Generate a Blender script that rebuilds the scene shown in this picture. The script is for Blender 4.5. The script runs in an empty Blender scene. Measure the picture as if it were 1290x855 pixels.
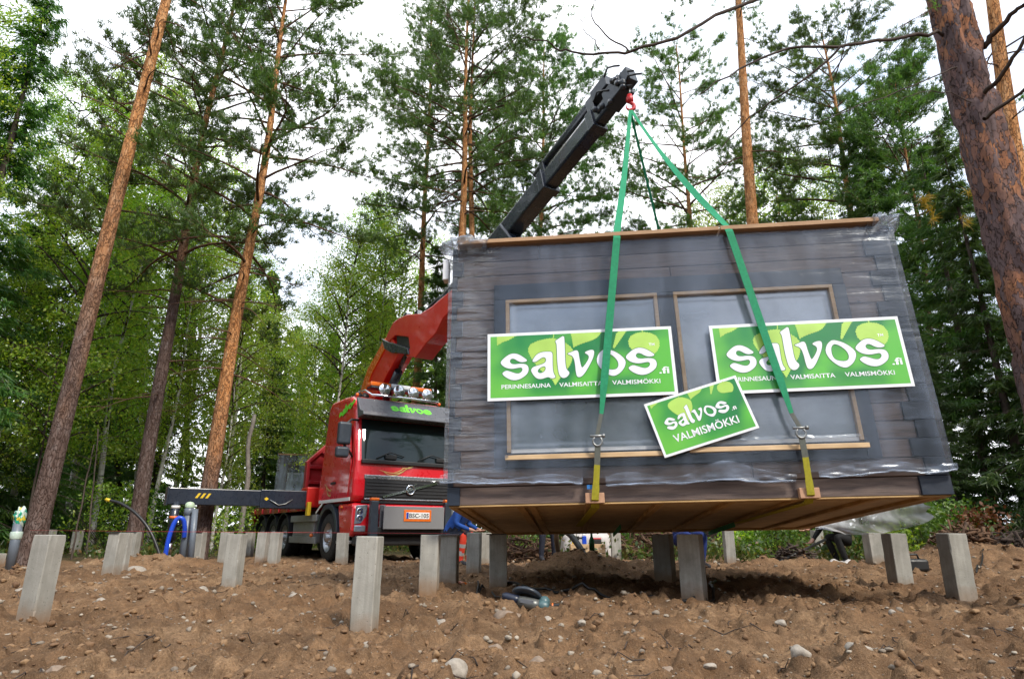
import bpy, math, random
import numpy as np
from mathutils import Vector, Matrix, Euler

S = bpy.context.scene
COL = S.collection
R = math.radians
random.seed(7)

# ------------------------------------------------------------ camera, sky, sun, exposure
F, HOR, CAMZ = 800.0, 670.0, 0.57           # focal length and horizon row in photo pixels (1290 x 855)
PITCH = math.atan((HOR - 427.5) / F)
SP, CP = math.sin(PITCH), math.cos(PITCH)
cam = bpy.data.cameras.new('camera')
cam.sensor_width = 36; cam.sensor_fit = 'HORIZONTAL'; cam.lens = F / 1290 * 36
cam.clip_start = 0.05; cam.clip_end = 2000
camo = bpy.data.objects.new('camera', cam); COL.objects.link(camo)
camo.location = (0, 0, CAMZ); camo.rotation_euler = (math.pi / 2 + PITCH, 0, 0)
S.camera = camo

SUN_EL, SUN_AZ = R(45), R(140)                # soft sun behind the cloud, behind the camera to the right
world = bpy.data.worlds.new("World"); S.world = world; world.use_nodes = True
wt = world.node_tree; wn = wt.nodes; wl = wt.links
wn.clear()
wo = wn.new('ShaderNodeOutputWorld'); bg = wn.new('ShaderNodeBackground')
sky = wn.new('ShaderNodeTexSky'); sky.sky_type = 'NISHITA'; sky.sun_disc = False
sky.sun_elevation = SUN_EL; sky.sun_rotation = SUN_AZ
sky.air_density = 1.0; sky.dust_density = 2.0
tc = wn.new('ShaderNodeTexCoord'); nz = wn.new('ShaderNodeTexNoise')
nz.inputs['Scale'].default_value = 2.2; nz.inputs['Detail'].default_value = 6; nz.inputs['Roughness'].default_value = .55
mp = wn.new('ShaderNodeMapping'); mp.inputs['Scale'].default_value = (1, 1, 2.2)
cr = wn.new('ShaderNodeValToRGB')
cr.color_ramp.elements[0].position = .32; cr.color_ramp.elements[0].color = (3.6, 4.7, 6.6, 1)
cr.color_ramp.elements[1].position = .62; cr.color_ramp.elements[1].color = (12.5, 12.6, 12.9, 1)
mx = wn.new('ShaderNodeMix'); mx.data_type = 'RGBA'; mx.inputs[0].default_value = .88
wl.new(tc.outputs['Generated'], mp.inputs['Vector']); wl.new(mp.outputs[0], nz.inputs['Vector'])
sv = wn.new('ShaderNodeSeparateXYZ'); wl.new(tc.outputs['Generated'], sv.inputs[0])
ma = wn.new('ShaderNodeMath'); ma.operation = 'MULTIPLY_ADD'; ma.inputs[1].default_value = .085; wl.new(sv.outputs['Y'], ma.inputs[0]); wl.new(nz.outputs['Fac'], ma.inputs[2])
wl.new(ma.outputs[0], cr.inputs[0]); wl.new(sky.outputs[0], mx.inputs[6]); wl.new(cr.outputs[0], mx.inputs[7])
wl.new(mx.outputs[2], bg.inputs['Color']); bg.inputs['Strength'].default_value = .1
wl.new(bg.outputs[0], wo.inputs[0])

sl = bpy.data.lights.new('sun', 'SUN'); sl.energy = 2.0; sl.angle = R(9); sl.color = (1, .92, .80)
so = bpy.data.objects.new('sun', sl); COL.objects.link(so)
# the direction the light comes from
_d = Vector((math.sin(SUN_AZ) * math.cos(SUN_EL), math.cos(SUN_AZ) * math.cos(SUN_EL), math.sin(SUN_EL)))
so.rotation_euler = _d.to_track_quat('Z', 'Y').to_euler()

S.view_settings.view_transform = 'Standard'; S.view_settings.look = 'None'
S.view_settings.exposure = 1.08; S.view_settings.gamma = 1; S.view_settings.use_curve_mapping = False
S.render.engine = 'CYCLES'
S.cycles.max_bounces = 6; S.cycles.diffuse_bounces = 3; S.cycles.glossy_bounces = 3
S.cycles.transmission_bounces = 4; S.cycles.transparent_max_bounces = 12
S.cycles.use_denoising = True; S.cycles.denoiser = 'OPENIMAGEDENOISE'
S.cycles.use_adaptive_sampling = True; S.cycles.adaptive_threshold = 0.008
S.cycles.caustics_reflective = False; S.cycles.caustics_refractive = False

# ------------------------------------------------------------ photo pixel -> world
def ray(px, py):
    a = (px - 645) / F; b = (427.5 - py) / F
    return Vector((a, CP - b * SP, SP + b * CP))
def at_y(px, py, Y):
    d = ray(px, py); t = Y / d.y
    return Vector((d.x * t, Y, CAMZ + d.z * t))
def at_z(px, py, Z):
    d = ray(px, py); t = (Z - CAMZ) / d.z
    return Vector((d.x * t, d.y * t, Z))
def on_plane(px, py, o, n):
    d = ray(px, py); c = Vector((0, 0, CAMZ)); t = (o - c).dot(n) / d.dot(n)
    return c + d * t

# ------------------------------------------------------------ noise and terrain height
_rg = np.random.RandomState(11); _LAT = _rg.rand(256, 256)
def vn(x, y):
    x = np.asarray(x, float); y = np.asarray(y, float)
    xi = np.floor(x).astype(int); yi = np.floor(y).astype(int)
    fx = x - xi; fy = y - yi; fx = fx * fx * (3 - 2 * fx); fy = fy * fy * (3 - 2 * fy)
    g = lambda i, j: _LAT[i & 255, j & 255]
    return (g(xi, yi) * (1 - fx) + g(xi + 1, yi) * fx) * (1 - fy) + (g(xi, yi + 1) * (1 - fx) + g(xi + 1, yi + 1) * fx) * fy
def sm(a, b, x):
    t = np.clip((x - a) / (b - a), 0, 1); return t * t * (3 - 2 * t)
BUMPS = []                                    # mounds: x, y, height, radius x, radius y
def _mound(px, Y, h, rx, ry):
    p = at_y(px, 690, Y); BUMPS.append((p.x, Y, h, rx, ry))
_mound(212, 11.5, .20, .9, .5); _mound(150, 11.2, .10, .7, .5); _mound(725, 9.6, .30, .55, .6); _mound(800, 10.2, .16, 1.2, .5)
_mound(1240, 9.6, .34, 1.2, 1.2); _mound(1180, 10.8, .2, .9, .9); _mound(990, 11.2, .12, .8, .4)
_mound(560, 5.2, .05, .9, .35); _mound(300, 6.5, .05, .8, .5); _mound(760, 4.6, .05, .7, .3); _mound(1000, 4.7, .07, .9, .35); _mound(180, 4.2, .05, .7, .3)
def gz(x, y, fine=True):
    x = np.asarray(x, float); y = np.asarray(y, float); r = np.hypot(x, y)
    z = .09 * (vn(x * .45 + 3, y * .45) - .5) + .07 * (vn(x * 1.3, y * 1.3 + 9) - .5)
    for bx, by, h, rx, ry in BUMPS:
        z = z + h * np.exp(-((x - bx) / rx) ** 2 - ((y - by) / ry) ** 2)
    dirt = 1 - sm(15, 22, r)
    if fine:
        n1 = np.abs(vn(x * 3.1 + 40, y * 3.1) - .5) * 2
        z = z + dirt * (.085 * (n1 - .5) * (.35 + vn(x * .8, y * .8 + 70)) + .045 * (vn(x * 7, y * 7 + 5) - .5)
                        + .028 * (vn(x * 17 + 9, y * 17) - .5) + .024 * (vn(x * 37, y * 37 + 3) - .5) + .012 * (vn(x * 80, y * 80 + 3) - .5))
        z = z + (1 - dirt) * .2 * (vn(x * .9, y * .9) - .5)
        cl = vn(x * 11 + 77, y * 11 + 13); z = z + dirt * .05 * sm(.62, .85, cl)
    z = z + .35 * sm(22, 34, r) + .7 * sm(34, 90, r)
    return z
def gp(px, py):
    """the ground point seen at a photo pixel"""
    z = 0.0
    for _ in range(14):
        p = at_z(px, min(py, 845 if py > 845 else py), min(z, .5)); z = .5 * z + .5 * float(gz(p.x, p.y, False))
    return Vector((p.x, p.y, float(gz(p.x, p.y))))

# ------------------------------------------------------------ tagging
def tag(o, label=None, cat=None, group=None, kind=None):
    if label: o['label'] = label
    if cat: o['category'] = cat
    if group: o['group'] = group
    if kind: o['kind'] = kind
    return o
def empty(name, loc=(0, 0, 0), rot=None, label=None, cat=None, group=None):
    o = bpy.data.objects.new(name, None); COL.objects.link(o); o.empty_display_size = .2
    if isinstance(loc, Matrix): o.matrix_world = loc
    else:
        o.location = loc
        if rot is not None: o.rotation_euler = rot
    return tag(o, label, cat, group)
def kids(o): return [c for c in bpy.data.objects if c.parent is o]
def copy_tree(o, loc=None, rz=None, parent=None, label=None):
    c = o.copy(); COL.objects.link(c)
    if parent: c.parent = parent
    if loc is not None: c.location = loc
    if rz is not None: c.rotation_euler.z = rz
    if label: c['label'] = label
    for k in kids(o): copy_tree(k, parent=c)
    return c

# ------------------------------------------------------------ mesh builders
def fast_mesh(name, V, Fc, mats, parent=None, smooth=False, mi=None):
    V = np.asarray(V, np.float32); Fc = np.asarray(Fc, np.int32); k = Fc.shape[1]
    me = bpy.data.meshes.new(name)
    me.vertices.add(len(V)); me.vertices.foreach_set('co', V.ravel())
    me.loops.add(Fc.size); me.loops.foreach_set('vertex_index', Fc.ravel())
    me.polygons.add(len(Fc)); me.polygons.foreach_set('loop_start', np.arange(0, Fc.size, k, dtype=np.int32))
    if mi is not None: me.polygons.foreach_set('material_index', np.asarray(mi, np.int32))
    if smooth: me.polygons.foreach_set('use_smooth', np.ones(len(Fc), bool))
    me.update(calc_edges=True)
    for m in (mats if isinstance(mats, (list, tuple)) else [mats]): me.materials.append(m)
    return link(name, me, parent)
def link(name, me, parent=None):
    o = bpy.data.objects.new(name, me); COL.objects.link(o)
    if parent: o.parent = parent
    return o
def frame_of(t):
    t = t.normalized(); a = Vector((0, 0, 1)) if abs(t.z) < .9 else Vector((1, 0, 0))
    u = t.cross(a).normalized(); return u, t.cross(u)
class MB:
    def __init__(s): s.v = []; s.f = []; s.m = []; s.sm = []
    def add(s, vs, fs, m=0, smooth=False, M=None):
        b = len(s.v)
        s.v += [tuple(M @ Vector(p)) if M else tuple(p) for p in vs]
        for f in fs: s.f.append([b + i for i in f]); s.m.append(m); s.sm.append(smooth)
        return s
    def box(s, c, d, m=0, M=None, rot=None):
        x, y, z = d[0] / 2, d[1] / 2, d[2] / 2
        vs = [Vector(p) for p in ((-x,-y,-z),(x,-y,-z),(x,y,-z),(-x,y,-z),(-x,-y,z),(x,-y,z),(x,y,z),(-x,y,z))]
        if rot: E = Euler(rot).to_matrix(); vs = [E @ p for p in vs]
        vs = [p + Vector(c) for p in vs]
        return s.add(vs, [(0,3,2,1),(4,5,6,7),(0,1,5,4),(1,2,6,5),(2,3,7,6),(3,0,4,7)], m, False, M)
    def bar(s, a, b, w, h, m=0, up=(0, 0, 1), w2=None, h2=None):
        a = Vector(a); b = Vector(b); t = (b - a).normalized(); r = t.cross(Vector(up)).normalized(); u = r.cross(t)
        w2 = w if w2 is None else w2; h2 = h if h2 is None else h2
        vs = [a - r*w/2 - u*h/2, a + r*w/2 - u*h/2, a + r*w/2 + u*h/2, a - r*w/2 + u*h/2,
              b - r*w2/2 - u*h2/2, b + r*w2/2 - u*h2/2, b + r*w2/2 + u*h2/2, b - r*w2/2 + u*h2/2]
        return s.add(vs, [(0,1,2,3),(4,7,6,5),(0,4,5,1),(1,5,6,2),(2,6,7,3),(3,7,4,0)], m)
    def prism(s, poly, o, ex, ey, ez, depth, m=0, mside=None):
        """polygon (x, y) in plane o + x ex + y ey, extruded along ez"""
        o = Vector(o); ex = Vector(ex); ey = Vector(ey); ez = Vector(ez); n = len(poly)
        lo = [o + ex * p[0] + ey * p[1] for p in poly]; hi = [p + ez * depth for p in lo]
        s.add(lo + hi, [list(range(n))[::-1], list(range(n, 2 * n))], m)
        b = len(s.v) - 2 * n
        for i in range(n):
            j = (i + 1) % n; s.f.append([b + i, b + j, b + n + j, b + n + i]); s.m.append(m if mside is None else mside); s.sm.append(False)
        return s
    def tube(s, pts, r, n=8, m=0, cap=True, smooth=True):
        pts = [Vector(p) for p in pts]; k = len(pts); rs = r if isinstance(r, (list, tuple)) else [r] * k
        vs = []; u = None
        for i, p in enumerate(pts):
            t = (pts[min(i + 1, k - 1)] - pts[max(i - 1, 0)])
            if t.length < 1e-9: t = Vector((0, 0, 1))
            t.normalize()
            if u is None: u, w = frame_of(t)
            else:
                u = (u - t * u.dot(t))
                u = frame_of(t)[0] if u.length < 1e-6 else u.normalized()
                w = t.cross(u)
            for j in range(n):
                a = 2 * math.pi * j / n; vs.append(p + u * math.cos(a) * rs[i] + w * math.sin(a) * rs[i])
        fs = [(i*n + j, i*n + (j+1) % n, (i+1)*n + (j+1) % n, (i+1)*n + j) for i in range(k-1) for j in range(n)]
        s.add(vs, fs, m, smooth)
        if cap:
            b = len(s.v) - n * k
            s.f += [[b + j for j in range(n)][::-1], [b + (k-1)*n + j for j in range(n)]]; s.m += [m, m]; s.sm += [False, False]
        return s
    def lathe(s, prof, o, axis, n=20, m=0, smooth=True):
        """prof: (radius, along axis)"""
        o = Vector(o); t = Vector(axis).normalized(); u, w = frame_of(t); k = len(prof); vs = []
        for r, h in prof:
            for j in range(n):
                a = 2 * math.pi * j / n; vs.append(o + t * h + u * math.cos(a) * r + w * math.sin(a) * r)
        fs = [(i*n + j, i*n + (j+1) % n, (i+1)*n + (j+1) % n, (i+1)*n + j) for i in range(k-1) for j in range(n)]
        return s.add(vs, fs, m, smooth)
    def ball(s, c, r, m=0, n=12, k=8, sc=(1, 1, 1)):
        c = Vector(c); vs = []; 
        for i in range(k + 1):
            th = math.pi * i / k
            for j in range(n):
                a = 2 * math.pi * j / n
                vs.append(c + Vector((r*sc[0]*math.sin(th)*math.cos(a), r*sc[1]*math.sin(th)*math.sin(a), r*sc[2]*math.cos(th))))
        return s.add(vs, [(i*n+j, (i+1)*n+j, (i+1)*n+(j+1) % n, i*n+(j+1) % n) for i in range(k) for j in range(n)], m, True)
    def build(s, name, mats, parent=None, bev=0, seg=2, sub=0, merge=False):
        me = bpy.data.meshes.new(name); me.from_pydata(s.v, [], s.f)
        for mm in (mats if isinstance(mats, (list, tuple)) else [mats]): me.materials.append(mm)
        me.polygons.foreach_set('material_index', np.array(s.m, np.int32))
        me.polygons.foreach_set('use_smooth', np.array(s.sm, bool)); me.update()
        if merge:
            import bmesh
            b = bmesh.new(); b.from_mesh(me); bmesh.ops.remove_doubles(b, verts=b.verts, dist=1e-5); bmesh.ops.recalc_face_normals(b, faces=b.faces); b.to_mesh(me); b.free()
        o = link(name, me, parent)
        if bev:
            md = o.modifiers.new('bevel', 'BEVEL'); md.width = bev; md.segments = seg; md.limit_method = 'ANGLE'; md.angle_limit = R(40)
        if sub:
            md = o.modifiers.new('sub', 'SUBSURF'); md.levels = sub; md.render_levels = sub
        return o
def text_mesh(name, txt, h, mat, parent, o, ex, ey, depth=.002, width=None, bold=.0, align='LEFT'):
    """flat lettering standing on plane o, ex, ey (ey up), h = capital height"""
    cu = bpy.data.curves.new(name, 'FONT'); cu.body = txt; cu.size = 1; cu.extrude = 0; cu.offset = bold; cu.resolution_u = 3
    ob = bpy.data.objects.new(name, cu); COL.objects.link(ob)
    bpy.context.view_layer.update()
    me = bpy.data.meshes.new_from_object(ob.evaluated_get(bpy.context.evaluated_depsgraph_get()))
    bpy.data.objects.remove(ob); bpy.data.curves.remove(cu)
    co = np.zeros(len(me.vertices) * 3); me.vertices.foreach_get('co', co); co = co.reshape(-1, 3)
    co[:, 0] -= co[:, 0].min(); k = h / .73; w = co[:, 0].max(); kx = (width / w) if width else k
    off = -w * kx / 2 if align == 'CENTER' else 0
    ex = Vector(ex).normalized(); ey = Vector(ey).normalized(); n = ex.cross(ey); o = Vector(o)
    P = np.array([o + ex * (a * kx + off) + ey * (b * k) + n * depth for a, b, c in co])
    me.vertices.foreach_set('co', P.ravel()); me.update(); me.materials.clear(); me.materials.append(mat)
    return link(name, me, parent)

# ------------------------------------------------------------ materials
class NT:
    def __init__(s, name):
        s.m = bpy.data.materials.new(name); s.m.use_nodes = True; s.t = s.m.node_tree; s.n = s.t.nodes
        s.b = s.n['Principled BSDF']; s.out = s.n['Material Output']
    def new(s, k, **kw):
        x = s.n.new(k)
        for a, b in kw.items():
            if a in x.inputs: x.inputs[a].default_value = b
            else: setattr(x, a, b)
        return x
    def l(s, a, b): s.t.links.new(a, b)
    def co(s, kind='Object', scale=(1, 1, 1), loc=(0, 0, 0)):
        c = s.new('ShaderNodeTexCoord'); p = s.new('ShaderNodeMapping'); p.inputs['Scale'].default_value = scale; p.inputs['Location'].default_value = loc
        s.l(c.outputs[kind], p.inputs[0]); return p.outputs[0]
    def noise(s, v, sc, det=4, ro=.55, dist=0):
        x = s.new('ShaderNodeTexNoise'); x.inputs['Scale'].default_value = sc; x.inputs['Detail'].default_value = det
        x.inputs['Roughness'].default_value = ro; x.inputs['Distortion'].default_value = dist; s.l(v, x.inputs['Vector']); return x.outputs['Fac']
    def ramp(s, v, stops):
        r = s.new('ShaderNodeValToRGB'); e = r.color_ramp.elements
        while len(e) < len(stops): e.new(.5)
        for i, (p, c) in enumerate(stops):
            e[i].position = p; e[i].color = (*c, 1) if isinstance(c, (list, tuple)) else (c, c, c, 1)
        s.l(v, r.inputs[0]); return r.outputs[0]
    def mix(s, f, a, b, mode='MIX'):
        x = s.new('ShaderNodeMix', data_type='RGBA', blend_type=mode)
        for i, q in ((0, f), (6, a), (7, b)):
            if hasattr(q, 'links'): s.l(q, x.inputs[i])
            else: x.inputs[i].default_value = q if i == 0 else (*q, 1)
        return x.outputs[2]
    def math(s, op, a, b=0, c=None):
        x = s.new('ShaderNodeMath', operation=op)
        for i, q in enumerate((a, b) if c is None else (a, b, c)):
            if hasattr(q, 'links'): s.l(q, x.inputs[i])
            else: x.inputs[i].default_value = q
        return x.outputs[0]
    def bump(s, h, st=.5, d=.01, n=None):
        x = s.new('ShaderNodeBump'); x.inputs['Strength'].default_value = st; x.inputs['Distance'].default_value = d
        s.l(h, x.inputs['Height'])
        if n is not None: s.l(n, x.inputs['Normal'])
        return x.outputs[0]
    def set(s, col=None, rough=None, nor=None, **kw):
        for k, q in (('Base Color', col), ('Roughness', rough), ('Normal', nor)):
            if q is None: continue
            if hasattr(q, 'links'): s.l(q, s.b.inputs[k])
            else: s.b.inputs[k].default_value = (*q, 1) if k == 'Base Color' else q
        for k, q in kw.items(): s.b.inputs[k.replace('_', ' ')].default_value = q
        return s.m
def plain(name, col, rough=.5, metal=0, var=.25, sc=6, bump=.0, coat=0, spec=.5):
    """a coloured surface with uneven wear and dirt"""
    t = NT(name); v = t.co(); n = t.noise(v, sc, 5, .6)
    c2 = tuple(x * (1 - var) for x in col); c = t.mix(t.ramp(n, [(.3, 0.), (.7, 1.)]), c2, col)
    rr = t.ramp(t.noise(v, sc * 3, 3), [(.3, max(.02, rough * .8)), (.7, min(1, rough * 1.25))])
    t.set(c, rr, t.bump(t.noise(v, sc * 9, 4), bump, .01) if bump else None, Metallic=metal, Coat_Weight=coat, Coat_Roughness=.06)
    t.b.inputs['Specular IOR Level'].default_value = spec
    return t.m

def mat_soil():
    t = NT('sandy_soil'); v = t.co()
    a = t.noise(v, .9, 5, .6); b = t.noise(v, 6, 6, .65); g = t.noise(v, 60, 4, .7); h = t.noise(v, 260, 2, .6)
    c = t.ramp(a, [(.32, (.15, .080, .040)), (.46, (.295, .165, .082)), (.62, (.43, .27, .15))])
    c = t.mix(t.ramp(b, [(.40, .6), (.56, 0.)]), c, (.125, .072, .038))
    c = t.mix(t.ramp(g, [(.42, .5), (.58, 0.)]), c, (.15, .088, .048), 'MIX')
    c = t.mix(t.ramp(h, [(.60, 0.), (.72, .55)]), c, (.42, .34, .25))
    dp = t.noise(v, .55, 5, .7, .8); c = t.mix(t.ramp(dp, [(.36, .75), (.47, 0.)]), c, (.085, .048, .026))
    # forest floor beyond the clearing: dark humus, moss and needles
    g2 = t.new('ShaderNodeNewGeometry'); sx = t.new('ShaderNodeSeparateXYZ'); t.l(g2.outputs['Position'], sx.inputs[0])
    ln = t.new('ShaderNodeVectorMath', operation='LENGTH'); t.l(g2.outputs['Position'], ln.inputs[0])
    d = t.math('ADD', ln.outputs['Value'], t.math('MULTIPLY', t.noise(v, .35, 3), 6.0))
    fo = t.ramp(t.math('MULTIPLY', d, .02), [(.37, 0.), (.44, 1.)])
    fc = t.ramp(t.noise(v, 2.5, 5), [(.35, (.022, .02, .01)), (.5, (.035, .045, .014)), (.68, (.07, .055, .025))])
    c = t.mix(fo, c, fc)
    g3 = t.noise(v, 22, 5, .75); hh = t.math('ADD', t.math('ADD', t.math('MULTIPLY', g, .6), t.math('MULTIPLY', g3, .8)), t.math('MULTIPLY', h, .35))
    c = t.mix(t.ramp(g3, [(.40, .42), (.54, 0.)]), c, (.11, .06, .032)); c = t.mix(t.ramp(t.noise(v, 150, 3, .8), [(.55, 0.), (.70, .5)]), c, (.48, .34, .21))
    return t.set(c, .95, t.bump(hh, 1, .035), Specular_IOR_Level=.2)
def mat_stone(name, c1, c2, c3):
    t = NT(name); v = t.co(); ge = t.new('ShaderNodeNewGeometry')
    rnd = ge.outputs['Random Per Island']
    c = t.ramp(rnd, [(0, c1), (.5, c2), (1, c3)])
    c = t.mix(t.ramp(t.noise(v, 30, 5, .7), [(.35, .55), (.65, 0.)]), c, tuple(x * .45 for x in c2))
    return t.set(c, .85, t.bump(t.noise(v, 60, 4), .4, .01))
def mat_concrete():
    t = NT('cast_concrete'); v = t.co(); oi = t.new('ShaderNodeObjectInfo')
    ad = t.new('ShaderNodeVectorMath', operation='ADD'); t.l(v, ad.inputs[0]); cb = t.new('ShaderNodeCombineXYZ')
    t.l(t.math('MULTIPLY', oi.outputs['Random'], 37), cb.inputs[0]); t.l(cb.outputs[0], ad.inputs[1]); v = ad.outputs[0]
    c = t.ramp(t.noise(v, 4, 6, .65), [(.3, (.25, .245, .215)), (.5, (.355, .345, .31)), (.72, (.45, .44, .40))])
    st = t.new('ShaderNodeMapping'); st.inputs['Scale'].default_value = (14, 14, 1.2); t.l(v, st.inputs[0])
    c = t.mix(t.ramp(t.noise(st.outputs[0], 2, 4), [(.42, .32), (.6, 0.)]), c, (.19, .185, .165))
    c = t.mix(t.ramp(oi.outputs['Random'], [(0, .0), (1, .3)]), c, (.22, .215, .20))
    sx = t.new('ShaderNodeSeparateXYZ'); t.l(t.co(), sx.inputs[0])
    splash = t.math('ADD', sx.outputs['Z'], t.math('MULTIPLY', t.noise(v, 12, 4), .16))
    c = t.mix(t.ramp(splash, [(.05, .95), (.24, 0.)]), c, (.22, .13, .07))
    vo = t.new('ShaderNodeTexVoronoi'); vo.inputs['Scale'].default_value = 34; t.l(v, vo.inputs['Vector'])
    pore = t.ramp(vo.outputs['Distance'], [(.05, 0.), (.14, 1.)])
    c = t.mix(pore, (.13, .125, .11), c)
    return t.set(c, .9, t.bump(t.math('ADD', t.math('MULTIPLY', t.noise(v, 90, 3), .5), t.math('MULTIPLY', pore, .4)), .5, .006), Specular_IOR_Level=.25)
def mat_bark_pine(name='pine_bark', lo=2.5, hi=7.5, big=False):
    t = NT(name); v = t.co(); sx = t.new('ShaderNodeSeparateXYZ'); t.l(v, sx.inputs[0])
    oi = t.new('ShaderNodeObjectInfo')
    ad = t.new('ShaderNodeVectorMath', operation='ADD'); cb = t.new('ShaderNodeCombineXYZ')
    t.l(t.math('MULTIPLY', oi.outputs['Random'], 91), cb.inputs[2]); t.l(v, ad.inputs[0]); t.l(cb.outputs[0], ad.inputs[1])
    mpp = t.new('ShaderNodeMapping'); mpp.inputs['Scale'].default_value = (1, 1, .38); t.l(ad.outputs[0], mpp.inputs[0]); w = mpp.outputs[0]
    hgt = t.math('ADD', sx.outputs['Z'], t.math('MULTIPLY', t.math('SUBTRACT', t.noise(w, 3, 4), .5), 5))
    up = t.ramp(t.math('DIVIDE', t.math('SUBTRACT', hgt, lo), hi - lo), [(0, 0.), (1, 1.)])
    vo = t.new('ShaderNodeTexVoronoi', feature='DISTANCE_TO_EDGE'); vo.inputs['Scale'].default_value = 15
    wd = t.new('ShaderNodeMix', data_type='RGBA', blend_type='LINEAR_LIGHT'); wd.inputs[0].default_value = .13
    t.l(w, wd.inputs[6]); nn = t.new('ShaderNodeTexNoise'); nn.inputs['Scale'].default_value = 9; t.l(w, nn.inputs['Vector']); t.l(nn.outputs['Color'], wd.inputs[7])
    t.l(wd.outputs[2], vo.inputs['Vector'])
    crack = t.ramp(vo.outputs['Distance'], [(.0, 0.), (.1, 1.)])
    n = t.noise(w, 11, 6, .7)
    clo = t.ramp(n, [(.3, (.062, .04, .034)), (.5, (.125, .085, .072)), (.7, (.185, .15, .14))])
    chi = t.ramp(n, [(.3, (.18, .075, .028)), (.45, (.42, .185, .065)), (.6, (.55, .285, .125)), (.75, (.58, .40, .25))])
    c = t.mix(up, clo, chi)
    c = t.mix(t.ramp(crack, [(0, .72), (1, 0.)]), c, (.055, .03, .02))
    h = t.math('ADD', t.math('MULTIPLY', crack, .6), t.math('MULTIPLY', n, .5))
    return t.set(c, .9, t.bump(h, .9, .03), Specular_IOR_Level=.2)
def mat_bark_big():
    t = NT('flaking_pine_bark'); v = t.co(scale=(1, 1, .42))
    wd = t.new('ShaderNodeMix', data_type='RGBA', blend_type='LINEAR_LIGHT'); wd.inputs[0].default_value = .2
    nn = t.new('ShaderNodeTexNoise'); nn.inputs['Scale'].default_value = 11; nn.inputs['Detail'].default_value = 5; t.l(v, nn.inputs['Vector']); t.l(v, wd.inputs[6]); t.l(nn.outputs['Color'], wd.inputs[7])
    vo = t.new('ShaderNodeTexVoronoi', feature='F1'); vo.inputs['Scale'].default_value = 13; t.l(wd.outputs[2], vo.inputs['Vector'])
    ve = t.new('ShaderNodeTexVoronoi', feature='DISTANCE_TO_EDGE'); ve.inputs['Scale'].default_value = 13; t.l(wd.outputs[2], ve.inputs['Vector'])
    hs = t.new('ShaderNodeSeparateColor'); t.l(vo.outputs['Color'], hs.inputs[0])
    plate = t.ramp(hs.outputs[0], [(.0, (.10, .072, .075)), (.35, (.15, .105, .105)), (.55, (.20, .10, .07)), (.75, (.30, .125, .06)), (1, (.36, .16, .075))])
    n = t.noise(v, 26, 6, .7)
    big = t.noise(v, 2.2, 3)
    c = t.mix(t.ramp(big, [(.42, .75), (.62, 0.)]), plate, (.135, .095, .098))
    c = t.mix(t.ramp(n, [(.3, .65), (.6, 0.)]), c, (.06, .035, .03))
    ck = t.ramp(t.math('ADD', ve.outputs['Distance'], t.math('MULTIPLY', t.math('SUBTRACT', n, .45), .25)), [(.0, 0.), (.06, 1.)])
    c = t.mix(ck, (.035, .02, .017), c)
    h = t.math('ADD', t.math('ADD', t.math('MULTIPLY', hs.outputs[1], .8), t.math('MULTIPLY', ck, .35)), t.math('MULTIPLY', n, .35))
    return t.set(c, .88, t.bump(h, 1, .03), Specular_IOR_Level=.25)
def mat_bark(name, c1, c2, sc=10, birch=False):
    t = NT(name); v = t.co(scale=(1, 1, .3)); n = t.noise(v, sc, 5, .65)
    c = t.ramp(n, [(.35, c1), (.65, c2)])
    if birch:
        w = t.co(scale=(.7, .7, 4.5)); k = t.noise(w, 1.6, 5, .7); c = t.mix(t.ramp(k, [(.56, 0.), (.62, .92)]), c, (.03, .028, .026))
    return t.set(c, .85, t.bump(n, .6, .02), Specular_IOR_Level=.2)
def mat_leaf(name, cs, trans=.35, bright=1.0):
    t = NT(name); ge = t.new('ShaderNodeNewGeometry'); oi = t.new('ShaderNodeObjectInfo')
    c = t.ramp(ge.outputs['Random Per Island'], [(i / (len(cs) - 1), x) for i, x in enumerate(cs)])
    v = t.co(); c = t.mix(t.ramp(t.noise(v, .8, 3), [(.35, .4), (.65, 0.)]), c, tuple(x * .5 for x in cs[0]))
    hs = t.new('ShaderNodeHueSaturation'); t.l(c, hs.inputs['Color'])
    t.l(t.ramp(oi.outputs['Random'], [(0, .75), (1, 1.25)]), hs.inputs['Value'])
    t.l(t.math('ADD', .485, t.math('MULTIPLY', oi.outputs['Random'], .03)), hs.inputs['Hue'])
    d = t.new('ShaderNodeBsdfDiffuse'); tr = t.new('ShaderNodeBsdfTranslucent'); gl = t.new('ShaderNodeBsdfGlossy', Roughness=.45)
    t.l(hs.outputs[0], d.inputs[0])
    t.l(t.mix(1.0, hs.outputs[0], (1.5, 1.55, .75), 'MULTIPLY'), tr.inputs[0])
    m1 = t.new('ShaderNodeMixShader', Fac=trans); t.l(d.outputs[0], m1.inputs[1]); t.l(tr.outputs[0], m1.inputs[2])
    gl.inputs[0].default_value = (1, 1, 1, 1); m2 = t.new('ShaderNodeMixShader', Fac=.035); t.l(m1.outputs[0], m2.inputs[1]); t.l(gl.outputs[0], m2.inputs[2])
    t.l(m2.outputs[0], t.out.inputs[0]); t.n.remove(t.b); return t.m

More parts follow.
